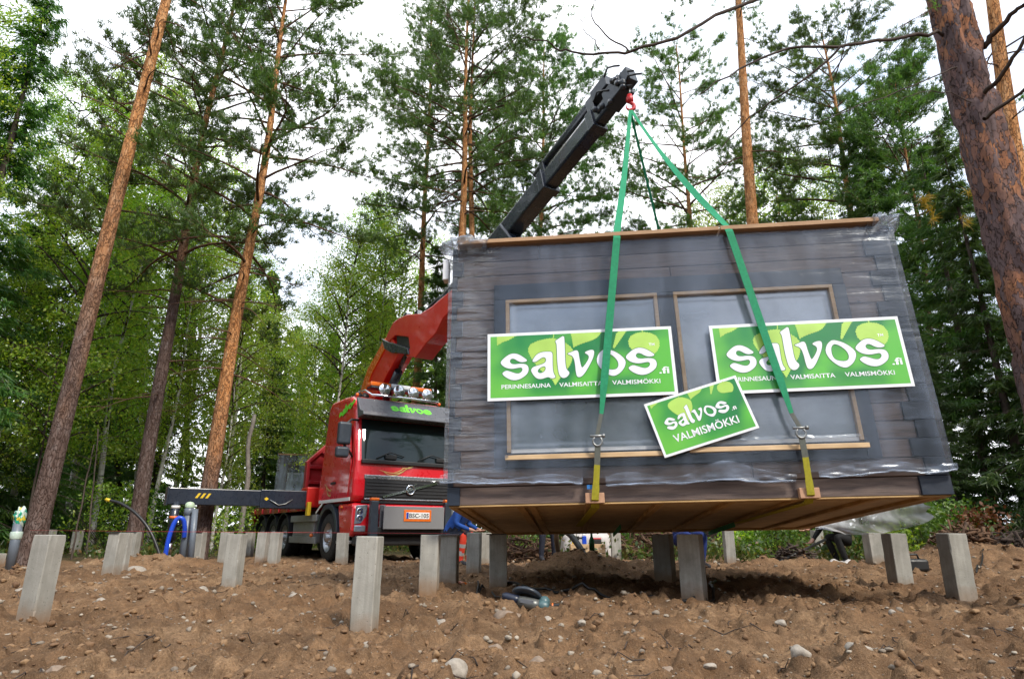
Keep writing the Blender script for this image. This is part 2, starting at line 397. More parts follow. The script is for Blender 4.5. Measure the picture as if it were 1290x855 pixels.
M = {}
M['soil'] = mat_soil(); M['concrete'] = mat_concrete()
M['pebble'] = mat_stone('pebble', (.17, .135, .105), (.27, .225, .175), (.39, .34, .275))
M['rock'] = mat_stone('field_stone', (.19, .165, .14), (.30, .26, .215), (.40, .36, .31))
M['clod'] = mat_stone('soil_clod', (.12, .062, .03), (.20, .112, .054), (.28, .17, .085))
M['pine'] = mat_bark_pine(); M['pine_dark'] = mat_bark_pine('dark_pine_bark', 6, 13); M['pine_orange'] = mat_bark_pine('orange_pine_bark', .5, 4.5)
M['pine_left'] = mat_bark_pine('leaning_pine_bark', 3.0, 9.5); M['bigbark'] = mat_bark_big()
M['twig'] = mat_bark('dead_twig', (.035, .026, .022), (.075, .055, .045)); M['limb'] = mat_bark('pine_limb', (.055, .036, .026), (.15, .085, .05))
M['spruce_bark'] = mat_bark('spruce_bark', (.05, .038, .032), (.11, .085, .07)); M['birch_bark'] = mat_bark('birch_bark', (.42, .40, .37), (.62, .60, .56), 6, True)
M['grey_bark'] = mat_bark('grey_dead_bark', (.13, .115, .10), (.25, .23, .20))
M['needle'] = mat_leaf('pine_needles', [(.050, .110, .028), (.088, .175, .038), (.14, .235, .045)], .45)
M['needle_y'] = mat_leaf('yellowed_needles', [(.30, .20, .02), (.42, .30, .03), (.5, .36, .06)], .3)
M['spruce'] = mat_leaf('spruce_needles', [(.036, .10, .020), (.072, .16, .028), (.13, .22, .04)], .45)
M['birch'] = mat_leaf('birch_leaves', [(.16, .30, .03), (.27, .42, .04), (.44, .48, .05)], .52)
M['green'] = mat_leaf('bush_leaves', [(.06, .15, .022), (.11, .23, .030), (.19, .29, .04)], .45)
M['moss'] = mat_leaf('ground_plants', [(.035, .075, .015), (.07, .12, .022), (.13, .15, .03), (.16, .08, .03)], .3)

# ------------------------------------------------------------ ground
def ground():
    r1 = .45 * np.exp(np.arange(0, 395) * .0086); r2 = r1[-1] * np.exp(np.arange(1, 62) * .066)
    rr = np.concatenate([r1, r2]); a1 = np.linspace(-R(57), R(57), 560); a2 = np.linspace(R(57), 2 * math.pi - R(57), 62)[1:-1]
    aa = np.concatenate([a1, a2]); nr, na = len(rr), len(aa)
    A, RR = np.meshgrid(aa, rr); X = RR * np.sin(A); Y = RR * np.cos(A); Z = gz(X, Y)
    V = np.stack([X, Y, Z], -1).reshape(-1, 3); V = np.vstack([V, [[0, 0, float(gz(0, 0))]]])
    i, j = np.meshgrid(np.arange(nr - 1), np.arange(na), indexing='ij'); j2 = (j + 1) % na
    Q = np.stack([i * na + j, i * na + j2, (i + 1) * na + j2, (i + 1) * na + j], -1).reshape(-1, 4)[:, ::-1]
    o = fast_mesh('ground', V, Q, M['soil'], smooth=True)
    tag(o, kind='structure')
ground()

_t = (1 + 5 ** .5) / 2
def ico(sub=1):
    v = [(-1,_t,0),(1,_t,0),(-1,-_t,0),(1,-_t,0),(0,-1,_t),(0,1,_t),(0,-1,-_t),(0,1,-_t),(_t,0,-1),(_t,0,1),(-_t,0,-1),(-_t,0,1)]
    f = [(0,11,5),(0,5,1),(0,1,7),(0,7,10),(0,10,11),(1,5,9),(5,11,4),(11,10,2),(10,7,6),(7,1,8),(3,9,4),(3,4,2),(3,2,6),(3,6,8),(3,8,9),(4,9,5),(2,4,11),(6,2,10),(8,6,7),(9,8,1)]
    v = [Vector(p).normalized() for p in v]
    for _ in range(sub):
        c = {}; g = []
        def mid(a, b):
            k = (min(a, b), max(a, b))
            if k not in c: c[k] = len(v); v.append((v[a] + v[b]).normalized())
            return c[k]
        for a, b, d in f:
            x, y, z = mid(a, b), mid(b, d), mid(d, a); g += [(a, x, z), (b, y, x), (d, z, y), (x, y, z)]
        f = g
    return np.array([tuple(p) for p in v]), np.array(f)
def blobs(P, rad, rg, rough=.25, flat=(.45, .9), sub=1):
    bv, bf = ico(sub); n = len(P)
    sc = np.stack([rg.uniform(.75, 1.25, n), rg.uniform(.7, 1.2, n), rg.uniform(*flat, n)], -1)
    # low-frequency lumps: a few random planes flatten the stone
    V = np.repeat(bv[None], n, 0)
    for _ in range(5):
        d = rg.normal(size=(n, 3)); d /= np.linalg.norm(d, axis=1)[:, None]; lim = rg.uniform(.55, .95, n)
        s = np.einsum('nij,nj->ni', V, d); V = V - np.maximum(s - lim[:, None], 0)[..., None] * d[:, None] * .85
    V = V * (1 + rough * .35 * rg.normal(size=V.shape[:2]))[..., None] if sub < 2 else V
    V = V * sc[:, None]; a = rg.uniform(0, 6.28, n); ca, sa = np.cos(a)[:, None], np.sin(a)[:, None]
    V = np.stack([V[..., 0] * ca - V[..., 1] * sa, V[..., 0] * sa + V[..., 1] * ca, V[..., 2]], -1) * rad[:, None, None] + P[:, None]
    Fc = (bf[None] + (np.arange(n) * len(bv))[:, None, None]).reshape(-1, 3)
    return V.reshape(-1, 3), Fc
def scatter(n, seed, rmin, rmax, pw, ymax):
    rg = np.random.RandomState(seed)
    u = rg.rand(n); r = 2.2 * (ymax / 2.2) ** (u ** .8); a = rg.uniform(-R(46), R(46), n)
    x, y = r * np.sin(a), r * np.cos(a); rad = rmin * (rmax / rmin) ** (rg.rand(n) ** pw) * (.55 + .1 * r)
    return np.stack([x, y, gz(x, y)], -1), rad, rg
P, rad, rg = scatter(6000, 3, .0035, .026, 2.6, 15); P[:, 2] += rad * .1
V, Fc = blobs(P, rad, rg); tag(fast_mesh('gravel', V, Fc, M['pebble']), kind='stuff')
P, rad, rg = scatter(11000, 5, .005, .028, 3.0, 14); P[:, 2] += rad * .05
V, Fc = blobs(P, rad, rg, .5, (.5, .9)); tag(fast_mesh('soil_clods', V, Fc, M['clod'], smooth=False), kind='stuff')
def twigs():
    rg = random.Random(4); m = MB()
    for _ in range(260):
        a = rg.uniform(-.75, .75); r = 2.4 * 6 ** rg.random(); x, y = r * math.sin(a), r * math.cos(a)
        if abs(a) < .5 and rg.random() < .35: continue
        L = rg.uniform(.05, .26); th = rg.uniform(0, 6.28); pts = []
        for k in range(4):
            px, py = x + math.cos(th) * L * k / 3, y + math.sin(th) * L * k / 3; th += rg.uniform(-.35, .35)
            pts.append((px, py, float(gz(px, py)) + .006 + rg.random() * .012))
        m.tube(pts, [.004, .0035, .003, .0015], 5)
    tag(m.build('root_litter', M['twig']), kind='stuff')
twigs()

# the stones one can tell apart: photo x, y, width in px, what sets it apart
STONES = [
    (172, 720, 34, 'pale flat topped stone at the foot of the close pier pair on the left'),
    (86, 790, 24, 'rounded brown grey stone just right of the nearest left pier foot'),
    (255, 744, 22, 'light buff stone on the dirt in front of the grey plastic pipes'),
    (252, 757, 18, 'low grey white stone right in front of the light buff stone by the pipes'),
    (371, 759, 18, 'pale round stone lying alone between the leaning thin pier and the slim front pier'),
    (357, 791, 22, 'blue grey pointed stone left of the slim front pier'),
    (344, 796, 14, 'small dull grey stone touching the blue grey pointed stone'),
    (462, 815, 20, 'tan stone on the bare dirt below the slim front pier'),
    (555, 778, 22, 'round whitish stone in front of the pair of piers under the truck plate'),
    (612, 785, 26, 'smooth grey egg shaped stone left of the angle grinder'),
    (622, 818, 30, 'yellowish brown lumpy stone in the dirt below the angle grinder'),
    (678, 826, 26, 'dark flat grey stone right of the yellowish brown lumpy stone'),
    (573, 842, 48, 'big flat tan stone half buried at the bottom edge of the photo'),
    (640, 774, 40, 'brown soil coloured boulder the angle grinder leans on'),
    (690, 779, 14, 'small white chip of stone under the nose of the angle grinder'),
    (815, 745, 30, 'pinkish blocky stone beside the cable near the pier under the left sling'),
    (790, 742, 14, 'small upright pale stone left of the pinkish blocky stone'),
    (840, 841, 26, 'brown rounded stone at the bottom edge below the paired central piers'),
    (1010, 838, 28, 'tall buff stone standing on end near the bottom right'),
    (1082, 830, 40, 'widest pale flat stone near the bottom right'),
    (973, 767, 26, 'low pale stone on the dirt right of the cable end'),
    (895, 843, 18, 'light grey stone at the bottom edge among fine gravel'),
    (1283, 795, 26, 'white flat stone at the right edge of the photo'),
    (1208, 690, 18, 'pinkish round stone on top of the root heap behind the rightmost pier'),
    (733, 793, 12, 'small whitish pebble alone on the dirt right of the grinder'),
    (30, 745, 34, 'long low pale stone left of the nearest left pier'),
    (70, 851, 30, 'flat brown stone cut by the bottom left edge of the photo'),
    (520, 700, 10, 'small grey stone in front of the truck bumper'),
    (128, 757, 16, 'small grey stone between the two leftmost big piers'),
    (425, 742, 14, 'small dark stone between the truck wheel and the slim front pier'),
    (985, 790, 16, 'pale wedge of stone on the open dirt right of the central piers'),
    (1125, 775, 14, 'small grey stone in front of the second pier from the right'),
]
def stones():
    rg = np.random.RandomState(21)
    for px, py, w, lab in STONES:
        p = gp(px, min(py, 848)); d = p.y * CP; r = w / F * d / 2 * .85
        V, Fc = blobs(np.zeros((1, 3)), np.array([r]), rg, .1, (.55, .85), 3)
        n = np.array([vn(V[:, 0] / r * 1.5 + px, V[:, 1] / r * 1.5 + V[:, 2] / r)]).ravel() - .5
        V *= (1 + .35 * n)[:, None]
        c = M['rock'] if 'brown' not in lab and 'dark' not in lab and 'soil' not in lab else M['rock_dark']
        o = fast_mesh('stone', V, Fc, c, smooth=True); o.location = (p.x, p.y, p.z - r * .08)
        tag(o, lab, 'stone', 'stones lying on the bare dirt')
M['rock_dark'] = mat_stone('brown_stone', (.16, .11, .075), (.24, .17, .12), (.30, .24, .19))
stones()

# ------------------------------------------------------------ concrete piers
# left px, right px (top), top y, bottom y, yaw deg, plate, label
PIERS = [
    (43, 82, 674, 782, -10, 0, 'large plain concrete pier nearest the left edge, leaning right with a dark left face'),
    (-8, 8, 697, 712, -6, 0, 'low concrete block cut off by the left edge of the photo'),
    (26, 50, 669, 708, -3, 1, 'concrete pier right behind the taped grey pipe at the left edge'),
    (58, 72, 667, 700, -4, 0, 'thin concrete pier mostly hidden behind the big leftmost pier'),
    (87, 112, 668, 699, -6, 1, 'short concrete pier standing alone on the dirt mound on the left'),
    (137, 160, 671, 729, -7, 1, 'light concrete pier forming the left half of the close pair on the left'),
    (155, 168, 671, 722, -4, 0, 'darker concrete pier forming the right half of the close pair on the left'),
    (163, 179, 670, 706, -4, 1, 'short concrete pier peeking out behind the close pair on the left'),
    (243, 263, 670, 711, -1, 1, 'concrete pier right behind the two upright grey pipes'),
    (274, 299, 670, 709, -6, 0, 'concrete pier left of and behind the thin leaning pier'),
    (287, 311, 673, 742, -4, 0, 'thin leaning concrete pier in front of the black stabiliser arm'),
    (310, 322, 670, 702, -4, 0, 'small distant concrete pier right behind the thin leaning pier'),
    (325, 340, 670, 708, -4, 0, 'left one of two small concrete piers beside the rear wheels of the truck'),
    (341, 356, 670, 709, -4, 0, 'right one of two small concrete piers beside the rear wheels of the truck'),
    (426, 440, 671, 711, -6, 0, 'narrow concrete pier right of the front wheel of the truck'),
    (450, 481, 676, 788, -6, 0, 'slim concrete pier standing nearest to the viewer in front of the truck bumper'),
    (460, 474, 670, 706, -5, 0, 'concrete pier hidden behind the slim front pier'),
    (531, 554, 674, 752, -2, 0, 'left concrete pier of the touching pair under the truck number plate'),
    (553, 580, 674, 739, -4, 1, 'right concrete pier of the touching pair under the truck number plate'),
    (589, 606, 671, 722, -6, 0, 'concrete pier just right of the orange trouser leg'),
    (606, 619, 671, 712, 4, 0, 'dim concrete pier between two others under the left cabin corner'),
    (617, 639, 673, 738, 3, 1, 'free standing concrete pier under the left end of the cabin floor'),
    (768, 782, 668, 707, -2, 0, 'dark shaded concrete pier in front of the white tarp'),
    (825, 845, 673, 735, -28, 0, 'narrow concrete pier left of the double width central pier'),
    (848, 890, 673, 754, -28, 0, 'double width concrete pier standing centrally under the cabin'),
    (909, 924, 668, 706, -1, 0, 'dark shaded concrete pier right of the kneeling person in blue'),
    (1018, 1038, 668, 706, 1, 0, 'concrete pier under the hand of the crouching person in black'),
    (1084, 1110, 671, 717, 3, 0, 'shaded concrete pier touching the left side of a bigger pier on the right'),
    (1107, 1142, 672, 738, 3, 0, 'second concrete pier from the right, with a bright edge'),
    (1178, 1215, 672, 752, 2, 0, 'rightmost concrete pier, standing alone and leaning left'),
]
def pier_shaft(s, h, rg):
    """square cast shaft with worn, chipped arrises"""
    m = MB(); n = 26; vs = []; q = s / 2; ch = [.006] * 4
    for i in range(n):
        z = -.3 + (h + .3) * i / (n - 1)
        for k in range(4):
            ch[k] = .6 * ch[k] + .4 * rg.uniform(.003, .008) if rg.random() > .06 else rg.uniform(.008, .015)
        if i == n - 1: ch = [c + .004 for c in ch]
        a, b, c, d = ch
        vs += [(-q + a, -q, z), (q - b, -q, z), (q, -q + b, z), (q, q - c, z), (q - c, q, z), (-q + d, q, z), (-q, q - d, z), (-q, -q + a, z)]
    m.add(vs, [(i*8 + j, i*8 + (j+1) % 8, (i+1)*8 + (j+1) % 8, (i+1)*8 + j) for i in range(n-1) for j in range(8)])
    t = len(vs) - 8; b2 = [(x * .94, y * .94, h + .004) for x, y, z in vs[t:]]; o = len(m.v)
    m.add(b2, [list(range(8))]); 
    for j in range(8): m.f.append([t + j, t + (j+1) % 8, o + (j+1) % 8, o + j]); m.m.append(0); m.sm.append(False)
    return m
def piers():
    rg = random.Random(3)
    for l, r, ty, by, yaw, plate, lab in PIERS:
        cx = (l + r) / 2; Y = None
        ztop = .565 if ty < 690 else .34
        # depth from the foot (ground near 0)
        gy = 0.0
        for _ in range(8):
            p = at_z(cx, by, gy) if by > 690 else at_y(cx, by, 14.0); gy = float(gz(p.x, p.y, False)) * .6
        p = at_z(cx, by, gy); Y = p.y; d = Y * CP; p.x = at_y(cx, ty, Y).x
        a = R(yaw); wpx = r - l
        sx = wpx / F * d; t = abs(p.x / Y)
        s = min(max(sx / (1 + t) * 1.08, .11), .19)
        if 'double' in lab: s = .2
        top = at_y(cx, ty, Y); hz = max(.2, top.z - p.z)
        g0 = float(gz(p.x, p.y))
        e = empty('concrete_pier', (p.x, p.y, g0), (R(rg.uniform(-1, 1)), R(rg.uniform(-1, 1)), a), lab, 'pier', 'concrete foundation piers')
        h = top.z - g0; m = pier_shaft(s, h, rg); m.build('shaft', M['concrete'], e)
        if plate:
            b = MB(); q = s * .5; b.box((-.02, -.01, h + .005), (s * 1.15, s * 1.1, .008)); b.build('steel_plate', M['steel_dark'], e, bev=.002)
M['steel_dark'] = plain('dark_steel', (.10, .10, .105), .45, .6, .4, 12)
piers()

# ------------------------------------------------------------ trees
class TreeB:
    """collects limbs as tubes and foliage as small faces, all in tree space (z up, base at 0)"""
    def __init__(s, seed): s.rg = np.random.RandomState(seed); s.v = []; s.f = []; s.n = 0; s.C = []; s.D = []; s.L = []
    def tube(s, P, r, k=5):
        P = np.asarray(P, float); n = len(P); T = np.gradient(P, axis=0); T /= np.linalg.norm(T, axis=1)[:, None] + 1e-9
        a = np.where(np.abs(T[:, 2:3]) < .9, [[0, 0, 1.]], [[1., 0, 0]]); U = np.cross(T, a); U /= np.linalg.norm(U, axis=1)[:, None]; W = np.cross(T, U)
        th = np.arange(k) * 2 * np.pi / k
        V = P[:, None] + (U[:, None] * np.cos(th)[None, :, None] + W[:, None] * np.sin(th)[None, :, None]) * np.asarray(r)[:, None, None]
        i, j = np.meshgrid(np.arange(n - 1), np.arange(k), indexing='ij'); j2 = (j + 1) % k
        s.f.append(np.stack([i*k+j, i*k+j2, (i+1)*k+j2, (i+1)*k+j], -1).reshape(-1, 4) + s.n); s.v.append(V.reshape(-1, 3)); s.n += n * k
    def limbs(s, name, mat, parent):
        if not s.v: return
        o = fast_mesh(name, np.vstack(s.v), np.vstack(s.f), mat, parent, True); s.v = []; s.f = []; s.n = 0; return o
    def tuft(s, c, d, L): s.C.append(c); s.D.append(d); s.L.append(L)
    def needles(s, name, mat, parent, m=14, w=.014, spread=.9, droop=0):
        C = np.array(s.C); D = np.array(s.D); L = np.array(s.L); n = len(C); rg = s.rg
        d = D[:, None] + rg.normal(size=(n, m, 3)) * spread; d[..., 2] -= droop; d /= np.linalg.norm(d, axis=2)[..., None]
        ln = (L[:, None] * rg.uniform(.6, 1.15, (n, m)))[..., None]
        side = np.cross(d, rg.normal(size=(n, m, 3))); side /= np.linalg.norm(side, axis=2)[..., None]
        b = C[:, None] + rg.normal(size=(n, m, 3)) * L[:, None, None] * .16
        V = np.stack([b - side * w, b + side * w, b + d * ln], 2).reshape(-1, 3)
        return fast_mesh(name, V, np.arange(n * m * 3).reshape(-1, 3), mat, parent)
    def leaves(s, name, mat, parent, m=6, size=.06, spread=.25):
        C = np.array(s.C); n = len(C); rg = s.rg
        c = C[:, None] + rg.normal(size=(n, m, 3)) * spread * np.array([1, 1, .8]); d = rg.normal(size=(n, m, 3)); d[..., 2] -= .5; d /= np.linalg.norm(d, axis=2)[..., None]
        side = np.cross(d, rg.normal(size=(n, m, 3))); side /= np.linalg.norm(side, axis=2)[..., None]
        z = (size * rg.uniform(.6, 1.3, (n, m)))[..., None]
        V = np.stack([c - d * z * .55, c + side * z * .36, c + d * z * .7, c - side * z * .36], 2).reshape(-1, 3)
        return fast_mesh(name, V, np.arange(n * m * 4).reshape(-1, 4), mat, parent)
    def trunk(s, H, r0, top=.12, k=10, n=26, wob=.08, flare=.25, cut=None):
        z = np.linspace(0, H, n); t = z / H
        ph = s.rg.uniform(0, 6, 4)
        X = wob * (np.sin(t * 5 + ph[0]) - math.sin(ph[0]) + .4 * np.sin(t * 13 + ph[1])) * t ** .5; Y = wob * (np.sin(t * 4.3 + ph[2]) - math.sin(ph[2]) + .4 * np.sin(t * 11 + ph[3])) * t ** .5
        r = r0 * (1 - t * (1 - top)) + r0 * flare * np.exp(-z / .35)
        s.axis = np.stack([X, Y, z], -1); s.rad = r; s.H = H
        P = s.axis.copy(); P[0, 2] -= .4; s.tube(P, r, k)
    def at(s, z):
        return np.array([np.interp(z, s.axis[:, 2], s.axis[:, i]) for i in range(3)]), np.interp(z, s.axis[:, 2], s.rad)

def branch_curve(p, az, L, up0, sag, tip, rg, n=7):
    u = np.linspace(0, 1, n); h = np.array([math.cos(az), math.sin(az), 0]); q = np.array([-h[1], h[0], 0])
    z = L * (up0 * u - sag * u ** 2 + tip * u ** 3); wig = L * .06 * np.sin(u * rg.uniform(3, 6) + rg.uniform(0, 6)) * u
    return p + h * (L * u)[:, None] + q * wig[:, None] + np.array([0, 0, 1.]) * z[:, None]

def pine_parts(root, seed, H=19, r0=.22, c0=.42, Lmax=2.7, nb=46, dead=10, bark='pine', tufts=1.0, bare_top=False, wob=.1, nee=.20, flat=.75):
    T = TreeB(seed); rg = T.rg
    T.trunk(H, r0, wob=wob); T.limbs('trunk', M[bark], root)
    zc = H * c0
    for i in range(dead):                              # thin bare twigs under the crown
        z = rg.uniform(zc * .55, zc * 1.15); p, r = T.at(z); L = rg.uniform(.5, 1.9); az = rg.uniform(0, 6.28)
        B = branch_curve(p, az, L, rg.uniform(-.1, .3), rg.uniform(.2, .7), .1, rg); T.tube(B, np.linspace(.022, .004, 7), 4)
        for k in range(rg.randint(1, 4)):
            j = rg.randint(2, 6); C = branch_curve(B[j], az + rg.uniform(-1, 1), L * .4, .1, .3, 0, rg, 4); T.tube(C, np.linspace(.009, .003, 4), 3)
    if not bare_top:
        for i in range(nb):
            t = (i + rg.rand()) / nb; z = zc + (H - zc) * t ** .9 * .985; p, r = T.at(z)
            prof = math.sin(math.pi * min(1, (t * .80 + .20))) ** .6 * (1 - .35 * t)
            L = Lmax * prof * rg.uniform(.6, 1.15) + .35; az = i * 2.399 + rg.uniform(-.5, .5)
            up = .15 + .75 * t + rg.uniform(-.15, .2)
            B = branch_curve(p, az, L, up, .55 * (1 - t) + .1, .25, rg); rb = max(.012, .028 * L / 2 * (1 - .4 * t) + .008)
            T.tube(B, np.linspace(rb, .006, 7), 5)
            ns = int(3 + L * 3.4)
            for k in range(ns):
                u = rg.uniform(.35, 1.0) if k else 1.0; x = u * 6; j = int(min(5, x)); f = x - j; q = B[j] * (1 - f) + B[j + 1] * f
                sl = L * .42 * (1.15 - u * .7) * rg.uniform(.5, 1.2) + .12; a2 = az + rg.choice([-1, 1]) * rg.uniform(.4, 1.25) * (k > 0)
                C = branch_curve(q, a2, sl, rg.uniform(.0, .6), .2, .35, rg, 4); T.tube(C, np.linspace(.008, .004, 4), 3)
                d = C[-1] - C[0]; d = d / (np.linalg.norm(d) + 1e-9)
                for w in np.linspace(.35, 1, max(2, int(round((2 + sl * 4.2) * tufts)))):
                    y = w * 3; j3 = int(min(2, y)); c = C[j3] * (1 - (y - j3)) + C[j3 + 1] * (y - j3)
                    c = c + rg.normal(size=3) * np.array([.09, .09, .05]); T.tuft(c, d * .5 + np.array([0, 0, .55]), nee * rg.uniform(.7, 1.15))
    T.limbs('branches', M['limb'], root)
    if T.C: T.needles('crown', M['needle'], root, m=20, w=.0115, spread=flat)
def spruce_parts(root, seed, H=15, r0=.16, Lmax=2.3, nw=44, base=.03, mat='spruce', dens=1.0):
    T = TreeB(seed); rg = T.rg; T.trunk(H, r0, top=.05, wob=.04); T.limbs('trunk', M['spruce_bark'], root)
    for i in range(nw):
        t = base + (1 - base) * (i + rg.rand() * .6) / nw; z = H * t * .985; p, r = T.at(z); L0 = Lmax * (1 - t) ** .8 + .15
        for b in range(rg.randint(5, 8)):
            L = L0 * rg.uniform(.55, 1.12); az = rg.uniform(0, 6.28); B = branch_curve(p, az, L, .25 * t + rg.uniform(-.1, .1), .75 * (1 - t * .7), .35, rg, 6)
            T.tube(B, np.linspace(.02 * (1 - t) + .006, .004, 6), 3)
            m = max(3, int((L * 7 + 2) * dens))
            for k in range(m):
                u = rg.uniform(.12, 1.0); x = u * 5; j = int(min(4, x)); f = x - j; q = B[j] * (1 - f) + B[j + 1] * f
                side = np.array([-math.sin(az), math.cos(az), 0]) * rg.choice([-1, 1]); c = q + side * rg.uniform(0, .35) * L * .45 * (1.1 - u) * 1.2 + np.array([0, 0, -.04])
                d = side * .7 + np.array([math.cos(az), math.sin(az), -.55]); T.tuft(c, d, rg.uniform(.2, .36))
    T.limbs('branches', M['spruce_bark'], root); T.needles('crown', M[mat], root, m=13, w=.017, spread=.5, droop=.35)
def birch_parts(root, seed, H=16, r0=.12, c0=.2, Lmax=2.4, nb=46, leaf='birch', bark='birch_bark', size=.075, m=14, droop=.5, tw=10):
    T = TreeB(seed); rg = T.rg; T.trunk(H, r0, top=.06, wob=.2, k=8); T.limbs('trunk', M[bark], root)
    for i in range(nb):
        t = (i + rg.rand()) / nb; z = H * (c0 + (1 - c0) * t) * .99; p, r = T.at(z); prof = (math.sin(math.pi * min(1, t * .8 + .15)) ** .7)
        L = Lmax * prof * rg.uniform(.55, 1.2) + .3; az = i * 2.399 + rg.uniform(-.6, .6)
        B = branch_curve(p, az, L * .8, rg.uniform(.6, 1.2), .15, -.2, rg); T.tube(B, np.linspace(.02 + .008 * L, .005, 7), 4)
        for k in range(tw):
            u = rg.uniform(.25, 1); x = u * 6; j = int(min(5, x)); f = x - j; q = B[j] * (1 - f) + B[j + 1] * f
            C = branch_curve(q, az + rg.uniform(-1.6, 1.6), rg.uniform(.3, .9), .15, droop, -.25, rg, 4); T.tube(C, np.linspace(.006, .002, 4), 3)
            for w in (1.2, 2.1, 3): 
                j3 = int(min(2, w)); T.tuft(C[j3] * (1 - (w - j3)) + C[j3 + 1] * (w - j3), np.zeros(3), .2)
    T.limbs('branches', M['twig'] if bark == 'birch_bark' else M[bark], root); T.leaves('crown', M[leaf], root, m=m, size=size, spread=.21)

def tree_root(name, px, py, Y, top=None, label=None, cat=None, group=None, rz=0):
    """root at the photo pixel (px, py) at depth Y; top = second pixel on the trunk axis"""
    p = at_y(px, py, Y); z = float(gz(p.x, Y)); base = Vector((p.x, Y, p.z))
    q = at_y(top[0], top[1], Y) if top else base + Vector((0, 0, 1)); ax = (q - base).normalized()
    base = base + ax * ((z - base.z) / ax.z); Q = Vector((0, 0, 1)).rotation_difference(ax)
    return empty(name, Matrix.Translation(base) @ Q.to_matrix().to_4x4() @ Matrix.Rotation(rz, 4, 'Z'), None, label, cat, group)
GP = 'pines around the clearing'
# main pines: pixel near base, second pixel on axis, depth, args
def main_pines():
    L = [
     (48, 660, 12.3, (205, 30), 'tall pine with a long leaning orange trunk at the left edge of the clearing', dict(H=26, r0=.19, c0=.62, bark='pine_left', dead=34, nb=40, wob=.06)),
     (180, 620, 15.5, (262, 150), 'pine with a dark trunk and dense crown between two orange trunks on the left', dict(H=18.5, r0=.185, c0=.37, bark='pine_dark', dead=18, nb=58, Lmax=2.9, tufts=1.25)),
     (264, 600, 14.5, (345, 90), 'orange trunked pine with a wide crown left of the truck', dict(H=17.5, r0=.19, c0=.38, bark='pine_orange', dead=22, nb=56, Lmax=3.0, tufts=1.15)),
     (531, 330, 24, (546, 60), 'slender pine standing left of the close pair of orange trunks', dict(H=24, r0=.2, c0=.45, nb=56, bark='pine_orange', dead=14, Lmax=3.3)),
     (578, 300, 19, (587, 20), 'left and thicker of two orange pine trunks rising above the cabin corner', dict(H=21, r0=.21, c0=.50, nb=46, bark='pine_orange', dead=16, Lmax=2.7)),
     (595, 300, 20.5, (600, 60), 'right and thinner of two orange pine trunks rising above the cabin corner', dict(H=21.5, r0=.18, c0=.54, nb=52, bark='pine_orange', dead=10, Lmax=3.4, tufts=1.2)),
     (677, 300, 24, (686, 90), 'bushy pine behind the black crane boom', dict(H=22, r0=.18, c0=.33, nb=72, bark='pine_orange', dead=10, Lmax=3.5, tufts=1.6)),
     (866, 290, 22, (850, 90), 'thin pine right of the slings with bare lower limbs', dict(H=20, r0=.18, c0=.36, nb=58, bark='pine_orange', dead=20, Lmax=3.3, tufts=1.25)),
     (951, 290, 15.5, (927, 15), 'straight bare orange pine trunk above the right half of the cabin', dict(H=24, r0=.225, c0=.72, nb=30, bark='pine', dead=16, Lmax=2.6)),
     (1071, 285, 19, (1036, 85), 'pine with spreading limbs above the right roof corner', dict(H=18, r0=.2, c0=.34, nb=66, bark='pine_orange', dead=14, Lmax=3.7, tufts=1.6)),
     (1262, 130, 9.5, (1245, 20), 'orange pine trunk half hidden behind the big flaking trunk on the right', dict(H=17, r0=.2, c0=.75, nb=16, bark='pine_orange', dead=14)),
     (985, 290, 27, (975, 180), 'small slim pine behind the bare trunk on the right', dict(H=17, r0=.12, c0=.3, nb=46, bark='pine_dark', dead=8, Lmax=2.6, tufts=1.2)),
     (1150, 300, 17, (1128, 110), 'bushy young pine filling the gap left of the big flaking trunk', dict(H=14.5, r0=.13, c0=.25, nb=60, bark='pine_dark', dead=6, Lmax=2.9, tufts=1.5)),
    ]
    for i, (px, py, Y, top, lab, kw) in enumerate(L):
        pine_parts(tree_root('pine_tree', px, py, Y, top, lab, 'pine tree', GP, i * 1.3), 100 + i, **kw)
main_pines()
